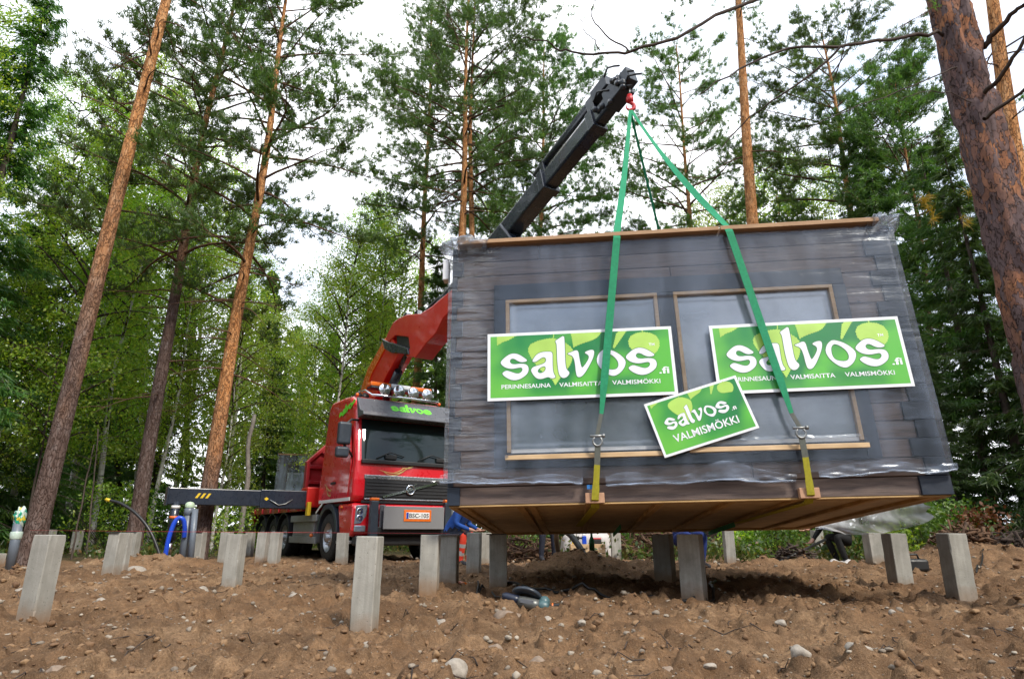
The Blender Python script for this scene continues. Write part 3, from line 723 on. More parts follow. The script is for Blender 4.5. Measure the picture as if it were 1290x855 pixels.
def big_pine():
    """the near trunk at the right edge with its long bare branches"""
    Y = 5.0; b = at_y(1313, 470, Y); t = at_y(1199, 0, Y); ax = (t - b).normalized()
    base = b + ax * ((float(gz(b.x, Y)) - b.z) / ax.z)
    root = empty('pine_tree', Matrix.Translation(base) @ Vector((0, 0, 1)).rotation_difference(ax).to_matrix().to_4x4(), None,
                 'big near pine trunk with flaking bark leaning across the right edge', 'pine tree', GP)
    T = TreeB(77); H = 12; n = 150; k = 72
    z = np.linspace(-.3, H, n); th = np.arange(k) / k * 2 * np.pi; Z, A = np.meshgrid(z, th, indexing='ij')
    r = .194 - .0075 * Z + .09 * np.exp(-np.maximum(Z, 0) / .4)
    pl = vn(A * 2.2 + 8, Z * 3.2); r = r + .028 * (sm(.45, .53, pl) - .5) + .014 * sm(.5, .56, vn(A * 3.7 + 30, Z * 6.5)) + .012 * (vn(A * 5 + 3, Z * 8) - .5) + .007 * (vn(A * 12, Z * 22) - .5)
    bx = .03 * np.sin(Z * .9) ; V = np.stack([np.cos(A) * r + bx, np.sin(A) * r, Z], -1).reshape(-1, 3)
    i, j = np.meshgrid(np.arange(n - 1), np.arange(k), indexing='ij'); j2 = (j + 1) % k
    fast_mesh('trunk', V, np.stack([i*k+j, i*k+j2, (i+1)*k+j2, (i+1)*k+j], -1).reshape(-1, 4), M['bigbark'], root, True)
    inv = root.matrix_world.inverted() if False else (Matrix.Translation(base) @ Vector((0, 0, 1)).rotation_difference(ax).to_matrix().to_4x4()).inverted()
    rg = np.random.RandomState(8)
    def br(pts, r0, r1):
        P = np.array([tuple(inv @ at_y(p[0], p[1], p[2] * .893)) for p in pts])
        # smooth
        for _ in range(2):
            Q = [P[0]]
            for a, b2 in zip(P[:-1], P[1:]): Q += [a * .75 + b2 * .25, a * .25 + b2 * .75]
            P = np.array(Q + [P[-1]])
        P[1:-1] += rg.normal(size=P[1:-1].shape) * .008
        T.tube(P, np.linspace(r0, r1, len(P)), 6); return P
    a = br([(1192, 42, 5.6), (1130, 48, 5.3), (1060, 60, 5.0), (1000, 58, 4.9), (940, 80, 4.7), (880, 120, 4.6)], .019, .004)
    br([(1062, 60, 5.0), (1010, 105, 5.1), (950, 140, 5.2), (905, 190, 5.3)], .011, .003)
    br([(1210, -60, 5.6), (1080, -40, 5.2), (925, 5, 4.8), (860, 45, 4.6), (800, 64, 4.5), (765, 69, 4.5), (715, 66, 4.5), (690, 55, 4.5), (660, 47, 4.5)], .018, .004)
    br([(793, 64, 4.5), (765, 45, 4.5), (748, 28, 4.5), (745, 10, 4.5), (760, -10, 4.5)], .007, .003)
    br([(755, 68, 4.5), (748, 50, 4.5), (735, 35, 4.5), (725, 10, 4.5)], .005, .002)
    br([(1240, 60, 5.5), (1262, 30, 5.3), (1290, 5, 5.1)], .03, .015)
    br([(1235, 125, 5.5), (1262, 95, 5.2), (1285, 60, 5.0), (1310, 20, 4.8)], .024, .01)
    br([(1240, 150, 5.4), (1280, 120, 5.2), (1320, 90, 5.0)], .02, .008)
    br([(1205, 85, 5.5), (1120, 120, 5.3), (1060, 140, 5.2), (990, 175, 5.2)], .007, .002)
    br([(1225, 130, 5.5), (1180, 110, 5.2), (1130, 128, 5.0)], .006, .002)
    for p in [(700, 8), (690, 14), (720, 4), (735, 12), (712, 16), (1000, -8), (1060, 4), (1110, -6), (960, 20), (905, 12), (1180, 6)]:
        for _ in range(4):
            c = np.array(tuple(inv @ at_y(p[0] + rg.uniform(-14, 14), p[1] + rg.uniform(-10, 10), 4.6))); T.tuft(c, rg.normal(size=3), .06)
    T.limbs('branches', M['twig'], root); T.needles('twig_needles', M['needle'], root, m=12, w=.003, spread=.8)
    Tn = TreeB(5)
    for p in [(1163, 250), (1170, 270), (1218, 276), (1160, 255), (1172, 266), (1222, 243)]:
        for _ in range(3): Tn.tuft(np.array(tuple(inv @ at_y(p[0] + rg.uniform(-6, 6), p[1] + rg.uniform(-5, 5), 6.6))), rg.normal(size=3), .10)
    Tn.needles('yellow_needles', M['needle_y'], root, m=16, w=.0035, spread=.8)
big_pine()

# ------------------------------------------------------------ the wrapped cabin on the slings
def mat_boards():
    t = NT('stained_log_boards'); ge = t.new('ShaderNodeNewGeometry'); v = t.co()
    ad = t.new('ShaderNodeVectorMath', operation='ADD'); cb = t.new('ShaderNodeCombineXYZ'); t.l(t.math('MULTIPLY', ge.outputs['Random Per Island'], 50), cb.inputs[1]); t.l(v, ad.inputs[0]); t.l(cb.outputs[0], ad.inputs[1])
    s = t.new('ShaderNodeMapping'); s.inputs['Scale'].default_value = (1.1, 9, 13); t.l(ad.outputs[0], s.inputs[0])
    n = t.noise(s.outputs[0], 3, 6, .65, .6)
    c = t.ramp(n, [(.3, (.065, .042, .033)), (.5, (.135, .088, .070)), (.7, (.21, .145, .115))])
    c = t.mix(t.ramp(ge.outputs['Random Per Island'], [(0, .0), (1, .5)]), c, (.075, .058, .056))
    k = t.new('ShaderNodeTexVoronoi'); k.inputs['Scale'].default_value = 3.3; t.l(ad.outputs[0], k.inputs['Vector'])
    c = t.mix(t.ramp(k.outputs['Distance'], [(.03, .8), (.085, 0.)]), c, (.03, .018, .015))
    return t.set(c, .6, t.bump(n, .35, .006))
def mat_wood(name, c1, c2, sc=(1.2, 12, 12), rough=.65):
    t = NT(name); v = t.co(scale=sc); n = t.noise(v, 3, 6, .6, .5)
    c = t.ramp(n, [(.3, c1), (.7, c2)]); k = t.noise(t.co(), 4, 3)
    c = t.mix(t.ramp(k, [(.4, .35), (.65, 0.)]), c, tuple(x * .6 for x in c1))
    return t.set(c, rough, t.bump(n, .25, .005))
def mat_film(name, base_tr, white, rough=.22, wr=.5, refl=1.15):
    """clear building film: see through, glossy, a little milky, creased"""
    t = NT(name); v = t.co(); sx = t.new('ShaderNodeSeparateXYZ'); t.l(v, sx.inputs[0])
    st = t.new('ShaderNodeMapping'); st.inputs['Scale'].default_value = (1.6, 1, 13); t.l(v, st.inputs[0])
    cre = t.noise(st.outputs[0], 1.6, 6, .62, 1.3)
    left = t.ramp(t.math('ADD', sx.outputs['X'], t.math('MULTIPLY', t.noise(v, 3, 2), .25)), [(.08, 1.), (.62, 0.)])
    big = t.noise(v, 1.4, 3); fine = t.noise(v, 9, 5, .6, .6)
    h = t.math('ADD', t.math('MULTIPLY', cre, t.math('ADD', t.math('MULTIPLY', left, 1.6), .10)), t.math('ADD', t.math('MULTIPLY', big, .6), t.math('MULTIPLY', fine, .10)))
    nor = t.bump(h, wr, .03)
    g = t.new('ShaderNodeBsdfGlossy', Roughness=rough); t.l(nor, g.inputs['Normal']); g.inputs[0].default_value = (.88, .94, 1, 1)
    d = t.new('ShaderNodeBsdfDiffuse'); d.inputs[0].default_value = (.52, .63, .84, 1); t.l(nor, d.inputs['Normal'])
    d0 = d; dt = t.new('ShaderNodeBsdfTranslucent'); dt.inputs[0].default_value = (.72, .76, .80, 1); d = t.new('ShaderNodeMixShader', Fac=.5); t.l(d0.outputs[0], d.inputs[1]); t.l(dt.outputs[0], d.inputs[2])
    tr = t.new('ShaderNodeBsdfTransparent'); tr.inputs[0].default_value = (*base_tr, 1)
    m1 = t.new('ShaderNodeMixShader'); t.l(tr.outputs[0], m1.inputs[1]); t.l(d.outputs[0], m1.inputs[2])
    vs = t.new('ShaderNodeMapping'); vs.inputs['Scale'].default_value = (2.4, 1, .45); t.l(v, vs.inputs[0])
    veil = t.math('MULTIPLY', t.ramp(t.noise(vs.outputs[0], 1.5, 4, .5), [(.42, 0.), (.72, 1.)]), white * 2.6)
    wf = t.math('ADD', t.math('ADD', veil, white * .35), t.math('MULTIPLY', t.ramp(t.noise(v, 2.2, 5, .6), [(.45, 0.), (.75, 1.)]), white * .9)); t.l(wf, m1.inputs[0])
    fr = t.new('ShaderNodeFresnel', IOR=1.5); t.l(nor, fr.inputs['Normal'])
    ff = t.math('MINIMUM', t.math('MULTIPLY', fr.outputs[0], refl), .7)
    m2 = t.new('ShaderNodeMixShader'); t.l(ff, m2.inputs[0]); t.l(m1.outputs[0], m2.inputs[1]); t.l(g.outputs[0], m2.inputs[2])
    t.l(m2.outputs[0], t.out.inputs[0]); t.n.remove(t.b); return t.m
M['boards'] = mat_boards()
M['navy'] = plain('dark_blue_trim_paint', (.014, .023, .042), .45, 0, .3, 5, .1)
M['pinewood'] = mat_wood('pale_planed_pine', (.50, .33, .17), (.66, .48, .29))
M['joistwood'] = mat_wood('yellow_brown_timber', (.38, .22, .085), (.60, .40, .18), (12, 1.2, 12))
M['osb'] = mat_wood('brown_floor_panel', (.52, .37, .21), (.68, .52, .33), (3, 3, 3))
M['card'] = mat_wood('kraft_edge_strip', (.36, .22, .12), (.46, .29, .17), (.6, 6, 6), .8)
M['film'] = mat_film('clear_film', (.96, .96, .97), .075, .2, .7, 1.15)
M['hem'] = mat_film('gathered_film', (.95, .96, .98), .13, .2, .9, 1.3)
M['hem_rim'] = mat_film('film_edge', (.9, .93, .97), .45, .25, .6, 1.3)
M['flap'] = mat_film('loose_film', (.9, .9, .88), .5, .35, .8, .7)
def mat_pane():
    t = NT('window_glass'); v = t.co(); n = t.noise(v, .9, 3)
    return t.set(t.ramp(t.noise(v, 1.3, 3), [(.38, (.055, .075, .095)), (.64, (.25, .30, .35))]), t.ramp(n, [(.3, .14), (.7, .26)]), t.bump(n, .10, .04), IOR=2.6, Coat_Weight=.6, Coat_Roughness=.15)  # pale blue-grey blotches in the base colour stand in for reflected cloud
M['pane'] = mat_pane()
M['white_plastic'] = plain('white_plastic', (.72, .74, .76), .45, 0, .1)

CW, CD, CH = 4.145, 3.53, 2.5
CAB = Matrix.Translation((-.554, 5.66, .783)) @ Matrix.Rotation(-.0895, 4, 'Z') @ Matrix.Rotation(-.0185, 4, 'Y') @ Matrix.Rotation(-.0695, 4, 'X')
def cabpt(x, z, y=0.0): return CAB @ Vector((x, y, z))
def module(root, W, D, H, windows, rg, film=True, detail=True):
    # log boards of the four walls
    bh = H / 16; m = MB(); g = .006
    def wall(a, ex, L, front):
        a = Vector(a); ex = Vector(ex); n = Vector((ex.y, -ex.x, 0))
        for i in range(16):
            z0, z1 = i * bh + g / 2, (i + 1) * bh - g / 2; cuts = [0, L]
            for k in range(1):
                c = rg.uniform(.5, L - .5)
                if rg.random() < .6 and abs(c - cuts[-1]) > .4: cuts.append(c)
            cuts = sorted(cuts)
            for x0, x1 in zip(cuts[:-1], cuts[1:]):
                holes = [(w[0], w[1]) for w in windows if front and w[2] < z1 and w[3] > z0]
                segs = [(x0 + .0015, x1 - .0015)]
                for h0, h1 in holes:
                    ns = []
                    for s0, s1 in segs:
                        if h1 <= s0 or h0 >= s1: ns.append((s0, s1)); continue
                        if s0 < h0: ns.append((s0, h0))
                        if s1 > h1: ns.append((h1, s1))
                    segs = ns
                for s0, s1 in segs:
                    if s1 - s0 < .02: continue
                    p = [a + ex * s0 + Vector((0, 0, z0)), a + ex * s1 + Vector((0, 0, z1))]
                    c = (p[0] + p[1]) / 2 - n * .045
                    d = Vector((abs(ex.x) * (s1 - s0) + abs(n.x) * .09, abs(ex.y) * (s1 - s0) + abs(n.y) * .09, z1 - z0)); m.box(c, d)
    wall((0, 0, 0), (1, 0, 0), W, True); wall((W, .10, 0), (0, 1, 0), D - .2, False)
    wall((W, D, 0), (-1, 0, 0), W, False); wall((0, D - .10, 0), (0, -1, 0), D - .2, False)
    m.build('log_wall', M['boards'], root, bev=.006 if detail else 0, seg=1)
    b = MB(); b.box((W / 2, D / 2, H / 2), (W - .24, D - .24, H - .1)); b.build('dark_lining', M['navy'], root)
def build_cabin():
    root = empty('wrapped_cabin', CAB, None, 'dark log cabin wrapped in clear film, hanging in green slings above the concrete piers', 'cabin')
    rg = random.Random(12); W, D, H = CW, CD, CH
    wins = [(.52, 1.95, .41, 1.91), (2.10, 3.54, .43, 1.91)]
    module(root, W, D, H, wins, rg)
    # navy corner boards with the stepped log joints
    for side in (0, 1):
        m = MB(); bh = H / 16
        for i in range(16):
            w = (.17 if i % 2 else .245) if side else (.05 if i % 2 else .11)
            x = W - w / 2 + .004 if side else w / 2 - .004
            m.box((x, -.008 + .003 * (i % 2), (i + .5) * bh), (w, .026, bh - .004))
        m.build('corner_trim', M['navy'], root, bev=.003, seg=1)
    # trim boards round the window pair
    m = MB(); y = -.012
    m.box((2.03, y, 1.993), (3.24, .03, .16)); m.box((.464, y, 1.11), (.11, .03, 1.60)); m.box((2.025, y, 1.16), (.145, .03, 1.50)); m.box((3.60, y, 1.11), (.115, .03, 1.60))
    m.box((2.03, y + .002, .352), (3.02, .03, .09)); m.build('window_trim', M['navy'], root, bev=.004)
    for k, (x0, x1, z0, z1) in enumerate(wins):
        f = MB(); t = .034; yy = -.004
        f.box(((x0 + x1) / 2, yy, z1 - t / 2), (x1 - x0, .05, t)); f.box((x0 + t / 2, yy, (z0 + z1) / 2), (t, .05, z1 - z0 - 2 * t)); f.box((x1 - t / 2, yy, (z0 + z1) / 2), (t, .05, z1 - z0 - 2 * t))
        w = f.build('window', M['pinewood'], root, bev=.003)
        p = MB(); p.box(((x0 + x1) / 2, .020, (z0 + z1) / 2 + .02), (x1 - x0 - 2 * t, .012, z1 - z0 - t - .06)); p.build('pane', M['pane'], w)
        bb = MB(); bb.box(((x0 + x1) / 2, .004, z0 + .045), (x1 - x0 - 2 * t, .03, .036)); bb.build('bottom_bead', M['white_plastic'], w, bev=.004)
        bb = MB(); bb.box(((x0 + x1) / 2, -.004, z0 + .013), (x1 - x0 - 2 * t, .034, .028)); bb.build('gasket', M['navy'], w)
        s = MB(); s.box(((x0 + x1) / 2, -.035, z0 - .018), (x1 - x0 + .03, .07, .042)); s.build('sill', M['pinewood'], w, bev=.004)
    # roof with pale strip along the front edge
    m = MB(); m.box((W / 2, D / 2, H - .012), (W + .02, D - .14, .05)); m.build('roof', M['navy'], root, bev=.008)
    m = MB(); m.box((1.32, -.045, H + .012), (2.52, .15, .042)); m.box((3.32, -.043, H + .014), (1.45, .15, .044)); m.build('roof_edge_strip', M['card'], root, bev=.004)
    # floor: beams and joists with panels between
    m = MB(); m.box((W / 2, D / 2, .032), (W - .02, D - .03, .03)); m.build('floor_panel', M['osb'], root)
    for yy in (.05, D - .05): m = MB(); m.box((W / 2, yy, .004), (W - .02, .09, .03)); m.build('floor_beam', M['joistwood_x'], root, bev=.004)
    for x in (.035, .12, .62, .72, 1.22, 1.82, 2.42, 2.95, 3.02, 3.60, 4.03, 4.11):
        m = MB(); m.box((x, D / 2, .004), (.06, D - .20, .034)); m.build('floor_joist', M['joistwood'], root, bev=.004)
    for x in (1.262, 3.01):
        m = MB(); m.box((x, -.035, .035), (.16, .055, .085)); m.build('wood_block', M['blockwood'], root, bev=.004)
    m = MB(); m.box((1.222, -.066, .125), (.045, .006, .035)); m.build('blue_tape', M['blue_tape'], root)
    # film: front sheet, returns round the corners, gathered hem
    nx, nz = 190, 200; xs = np.linspace(-.03, W + .03, nx); zs = np.linspace(0, 1, nz); X, Zt = np.meshgrid(xs, zs)
    zb = .19 + .03 * np.sin(xs * 2.3) + .04 * (vn(xs * 3, xs * 0 + 4) - .5)
    Z = zb[None] + (H - .012 - zb[None]) * Zt
    Y = -.060 - .010 * vn(X * 2.2, Z * 3.1) - .024 * np.exp(-((X - .1) / .32) ** 2) * np.abs(vn(X * 2.5 + 9 + Z, Z * 15) - .5) * 2 - .006 * np.exp(-((X - 4.0) / .25) ** 2) * np.abs(vn(X * 2.5 + 3 + Z, Z * 13) - .5) * 2
    inwin = ((X > .6) & (X < 3.5) & (Z > .5) & (Z < 1.85)); Y = Y + .012 * inwin
    V = np.stack([X, Y, Z], -1).reshape(-1, 3); i, j = np.meshgrid(np.arange(nz - 1), np.arange(nx - 1), indexing='ij')
    fast_mesh('film_front', V, np.stack([i*nx+j, i*nx+j+1, (i+1)*nx+j+1, (i+1)*nx+j], -1).reshape(-1, 4), M['film'], root, True)
    for sx, nm in ((-.034, 0), (W + .034, 1)):
        ys = np.linspace(-.06, D + .03, 60); z2 = np.linspace(.2, H - .01, 40); YY, ZZ = np.meshgrid(ys, z2); XX = sx + (vn(YY * 3, ZZ * 5) - .5) * .025 * np.minimum(1, np.abs(YY + .06) * 5)
        V = np.stack([XX, YY, ZZ], -1).reshape(-1, 3); i, j = np.meshgrid(np.arange(39), np.arange(59), indexing='ij')
        fast_mesh('film_side', V, np.stack([i*60+j, i*60+j+1, (i+1)*60+j+1, (i+1)*60+j], -1).reshape(-1, 4), M['film'], root, True)
    # hem: three gathered runs between the slings
    for x0, x1, hh in ((-.06, 1.17, .11), (1.36, 2.92, .17), (3.10, 4.19, .15)):
        n = 110; u = np.linspace(0, 1, n); x = x0 + (x1 - x0) * u; k = 9
        low = .135 + .045 * (vn(x * 3 + 5, x * 0 + x0) - .3) + (.05 * u if x0 > 3 else 0) + (.03 * (1 - u) if x0 < 0 else 0)
        top = low + .035 + hh * (vn(x * 2.1 + 11, x * 0 + 3.3 + x0) ** 1.3) * np.sin(np.pi * np.clip(u, .02, .98)) ** .4
        v = np.linspace(0, 1, k); XX = np.repeat(x[None], k, 0); ZZ = low[None] + (top - low)[None] * v[:, None]
        YY = -.070 - .016 * vn(XX * 9, ZZ * 40 + x0) - .010 * vn(XX * 3, ZZ * 9)
        V = np.stack([XX, YY, ZZ], -1).reshape(-1, 3); i, j = np.meshgrid(np.arange(k - 1), np.arange(n - 1), indexing='ij')
        fast_mesh('film_hem', V, np.stack([i*n+j, i*n+j+1, (i+1)*n+j+1, (i+1)*n+j], -1).reshape(-1, 4), M['hem'], root, True)
        rim = [(x[q], -.078 - .008 * float(vn(x[q] * 9, x0)), low[q] + .012 * (float(vn(q * .21, x0 + 5)) - .5)) for q in range(0, n, 2)]; mr = MB(); mr.tube(rim, [.005 + .007 * float(vn(q * .37, 3 + x0)) for q in range(len(rim))], 6); mr.build('film_hem', M['hem_rim'], root)
    # crumpled film on the roof corners
    for cx in (-.02, W):
        bv, bf = ico(3); n = vn(bv[:, 0] * 4 + 7 + cx, bv[:, 1] * 4 + bv[:, 2] * 3) - .5; V = bv * (1 + 1.1 * n)[:, None] * np.array([.20 if cx < 0 else .13, .14, .075]) + np.array([cx + (.16 if cx < 0 else -.06), -.02, H + .0])
        fast_mesh('film_bunch', V, bf, M['hem'], root, False)
    # loose film hanging from the right edge of the floor
    e = [Vector((W + .02, .5, -.0)), Vector((W + .03, 3.3, .02))]; n, k = 44, 14; V = []
    for a in range(k):
        for b in range(n):
            u = b / (n - 1); p = e[0].lerp(e[1], u); dep = .05 + .17 * math.sin(math.pi * min(1, .12 + u * .95)) ** .8 * (.7 + .6 * float(vn(u * 5, 2.2)))
            p = p + Vector((.05 * math.sin(u * 17 + a * .5) * a / k + .06 * a / k, .03 * math.sin(u * 9 + a), -dep * a / (k - 1))); V.append(tuple(p))
    i, j = np.meshgrid(np.arange(k - 1), np.arange(n - 1), indexing='ij')
    fast_mesh('film_flap', V, np.stack([i*n+j, i*n+j+1, (i+1)*n+j+1, (i+1)*n+j], -1).reshape(-1, 4), M['flap'], root, True)
    m = MB(); m.box((-.07, .02, 2.27), (.06, .1, .22)); m.build('vent_cover', M['white_plastic'], root, bev=.01)
    return root
M['joistwood_x'] = mat_wood('yellow_brown_beam', (.36, .22, .085), (.58, .38, .17), (1.2, 12, 12))
M['blockwood'] = mat_wood('pink_brown_block', (.42, .22, .13), (.55, .33, .20), (12, 12, 2))
M['blue_tape'] = plain('blue_tape', (.03, .18, .5), .4)
build_cabin()

# ------------------------------------------------------------ the lettering of the sign boards
LET = {
 's': [[(487,393),(455,366),(415,336),(370,316),(322,313),(280,330),(238,362),(203,398),(206,424),(240,456),(280,474),(330,481),(385,472),(420,468),(434,484),(428,512),(398,534),(362,532),(312,512),(268,496),(240,506),(216,527),(246,562),(298,594),(350,605),(402,596),(452,568),(488,534),(500,492),(490,452),(462,433),(405,428),(350,434),(312,424),(298,394),(318,368),(350,372),(385,398),(422,413),(470,409)]],
 'a': [[(536,412),(556,370),(592,330),(640,311),(705,308),(744,313),(755,334),(752,400),(751,490),(758,548),(780,585),(758,600),(728,597),(700,582),(668,591),(630,602),(590,598),(560,574),(532,532),(521,500),(544,470),(600,454),(650,440),(680,420),(686,386),(664,366),(638,372),(602,398),(570,416)], [(590,510),(618,480),(658,464),(678,475),(675,505),(654,530),(624,540),(600,534)]],
 'l': [[(785,195),(832,166),(883,136),(887,200),(885,350),(885,460),(895,510),(928,546),(900,588),(862,602),(834,590),(814,558),(806,500),(800,400),(802,270),(800,222)]],
 'v': [[(908,338),(950,325),(988,309),(1014,308),(1028,328),(1034,400),(1048,486),(1061,500),(1110,440),(1136,390),(1126,360),(1092,340),(1106,324),(1156,308),(1186,312),(1193,340),(1176,400),(1132,480),(1088,548),(1052,588),(1022,599),(998,588),(990,540),(986,460),(978,400),(960,366),(930,352)]],
 'o': [[(1209,425),(1232,360),(1270,322),(1306,305),(1362,318),(1422,346),(1482,396),(1513,446),(1500,502),(1460,556),(1410,590),(1370,600),(1318,580),(1270,540),(1230,490)], [(1276,380),(1268,430),(1272,478),(1292,512),(1332,527),(1382,534),(1420,520),(1436,482),(1426,432),(1390,388),(1346,356),(1306,348)]],
}
LET['z'] = [[(1513 + (x - 200) * 1.05, y - 5) for x, y in LET['s'][0]]]
WORD = ['s', 'a', 'l', 'v', 'o', 'z']
def chaikin(P, n=1):
    for _ in range(n):
        Q = []
        for a, b in zip(P, P[1:] + P[:1]): Q += [(a[0]*.75 + b[0]*.25, a[1]*.75 + b[1]*.25), (a[0]*.25 + b[0]*.75, a[1]*.25 + b[1]*.75)]
        P = Q
    return P
def filled(loops, fat=0.0):
    """triangulated flat shape from outlines (holes included)"""
    cu = bpy.data.curves.new('outline', 'CURVE'); cu.dimensions = '2D'; cu.fill_mode = 'BOTH'; cu.offset = fat
    for P in loops:
        s = cu.splines.new('POLY'); s.points.add(len(P) - 1); s.use_cyclic_u = True
        for q, (x, y) in zip(s.points, P): q.co = (x, y, 0, 1)
    ob = bpy.data.objects.new('outline', cu); COL.objects.link(ob); bpy.context.view_layer.update()
    me = bpy.data.meshes.new_from_object(ob.evaluated_get(bpy.context.evaluated_depsgraph_get()))
    V = [tuple(v.co) for v in me.vertices]; Fc = [list(p.vertices) for p in me.polygons]
    bpy.data.objects.remove(ob); bpy.data.curves.remove(cu); bpy.data.meshes.remove(me); return V, Fc
_word = {}
def word(fat=0.0):
    if fat not in _word:
        Vs, Fs = [], []
        for k in WORD:
            V, Fc = filled([chaikin([((x - 200) / 1629, (605 - y) / 1629) for x, y in P]) for P in LET[k]], fat); b = len(Vs)
            Vs += V; Fs += [[b + i for i in f] for f in Fc]
        _word[fat] = (Vs, Fs)
    return _word[fat]
def flat_shape(name, VF, o, ex, ey, sx, sy, lift, mat, parent):
    V, Fc = VF; ex = Vector(ex).normalized(); ey = Vector(ey).normalized(); n = ex.cross(ey); m = MB()
    m.add([Vector(o) + ex * x * sx + ey * y * sy + n * lift for x, y, z in V], Fc); ob = m.build(name, mat, parent)
    return ob
def mat_print():
    t = NT('printed_green'); v = t.co(); sx = t.new('ShaderNodeSeparateXYZ'); t.l(v, sx.inputs[0])
    f = t.math('ADD', t.math('MULTIPLY', sx.outputs['X'], .30), t.noise(v, 1.9, 2, .4))
    c = t.ramp(f, [(.30, (.25, .58, .08)), (.50, (.11, .43, .055)), (.68, (.012, .22, .05)), (.85, (.014, .19, .055)), (1.0, (.10, .45, .05))])
    s2 = t.math('ADD', sx.outputs['Z'], t.math('MULTIPLY', t.noise(v, 3, 2), .08))
    c = t.mix(t.ramp(s2, [(.03, .7), (.20, 0.)]), c, (.11, .45, .05))
    return t.set(c, .35, t.bump(t.noise(v, 7, 3), .12, .01), Coat_Weight=.2)
M['print'] = mat_print(); M['leafprint'] = plain('printed_leaf', (.44, .70, .13), .38, 0, .22, 3); M['sign_white'] = plain('sign_white', (.80, .83, .88), .4, 0, .06, 4)
M['letter_white'] = plain('letter_white', (.78, .80, .92), .4, 0, .04, 4); M['letter_edge'] = plain('letter_edge_green', (.05, .20, .05), .4, 0, .1)
LEAVES = [
 [(160,108),(162,225),(198,202),(232,182),(290,166),(340,140),(388,108)],
 [(764,157),(700,160),(600,180),(520,215),(496,258),(494,300),(512,345),(540,400),(590,470),(650,540),(700,590),(742,620),(770,682),(800,640),(830,598),(868,560),(905,510),(935,470),(958,420),(972,350),(974,300),(952,262),(905,222),(840,180)],
 [(950,108),(962,170),(974,285),(1010,262),(1060,242),(1120,224),(1185,205),(1230,182),(1262,150),(1292,108)],
 [(1460,108),(1430,140),(1410,210),(1385,290),(1402,312),(1440,262),(1500,182),(1556,108)],
 [(1711,132),(1640,142),(1580,172),(1550,225),(1556,290),(1590,335),(1660,360),(1740,372),(1812,385),(1850,350),(1876,300),(1880,240),(1850,180),(1790,145)],
]
def serrate(P, rg, amp=7):
    Q = []
    for a, b in zip(P, P[1:] + P[:1]):
        L = math.hypot(b[0]-a[0], b[1]-a[1]); n = max(1, int(L / 22)); nx, ny = (b[1]-a[1]) / (L + 1e-6), -(b[0]-a[0]) / (L + 1e-6)
        for k in range(n):
            q = (a[0] + (b[0]-a[0]) * k / n, a[1] + (b[1]-a[1]) * k / n); Q.append(q)
            if a[1] > 112 or b[1] > 112: Q.append((q[0] + (b[0]-a[0]) / n * .75 + nx * amp, q[1] + (b[1]-a[1]) / n * .75 + ny * amp))
    return Q
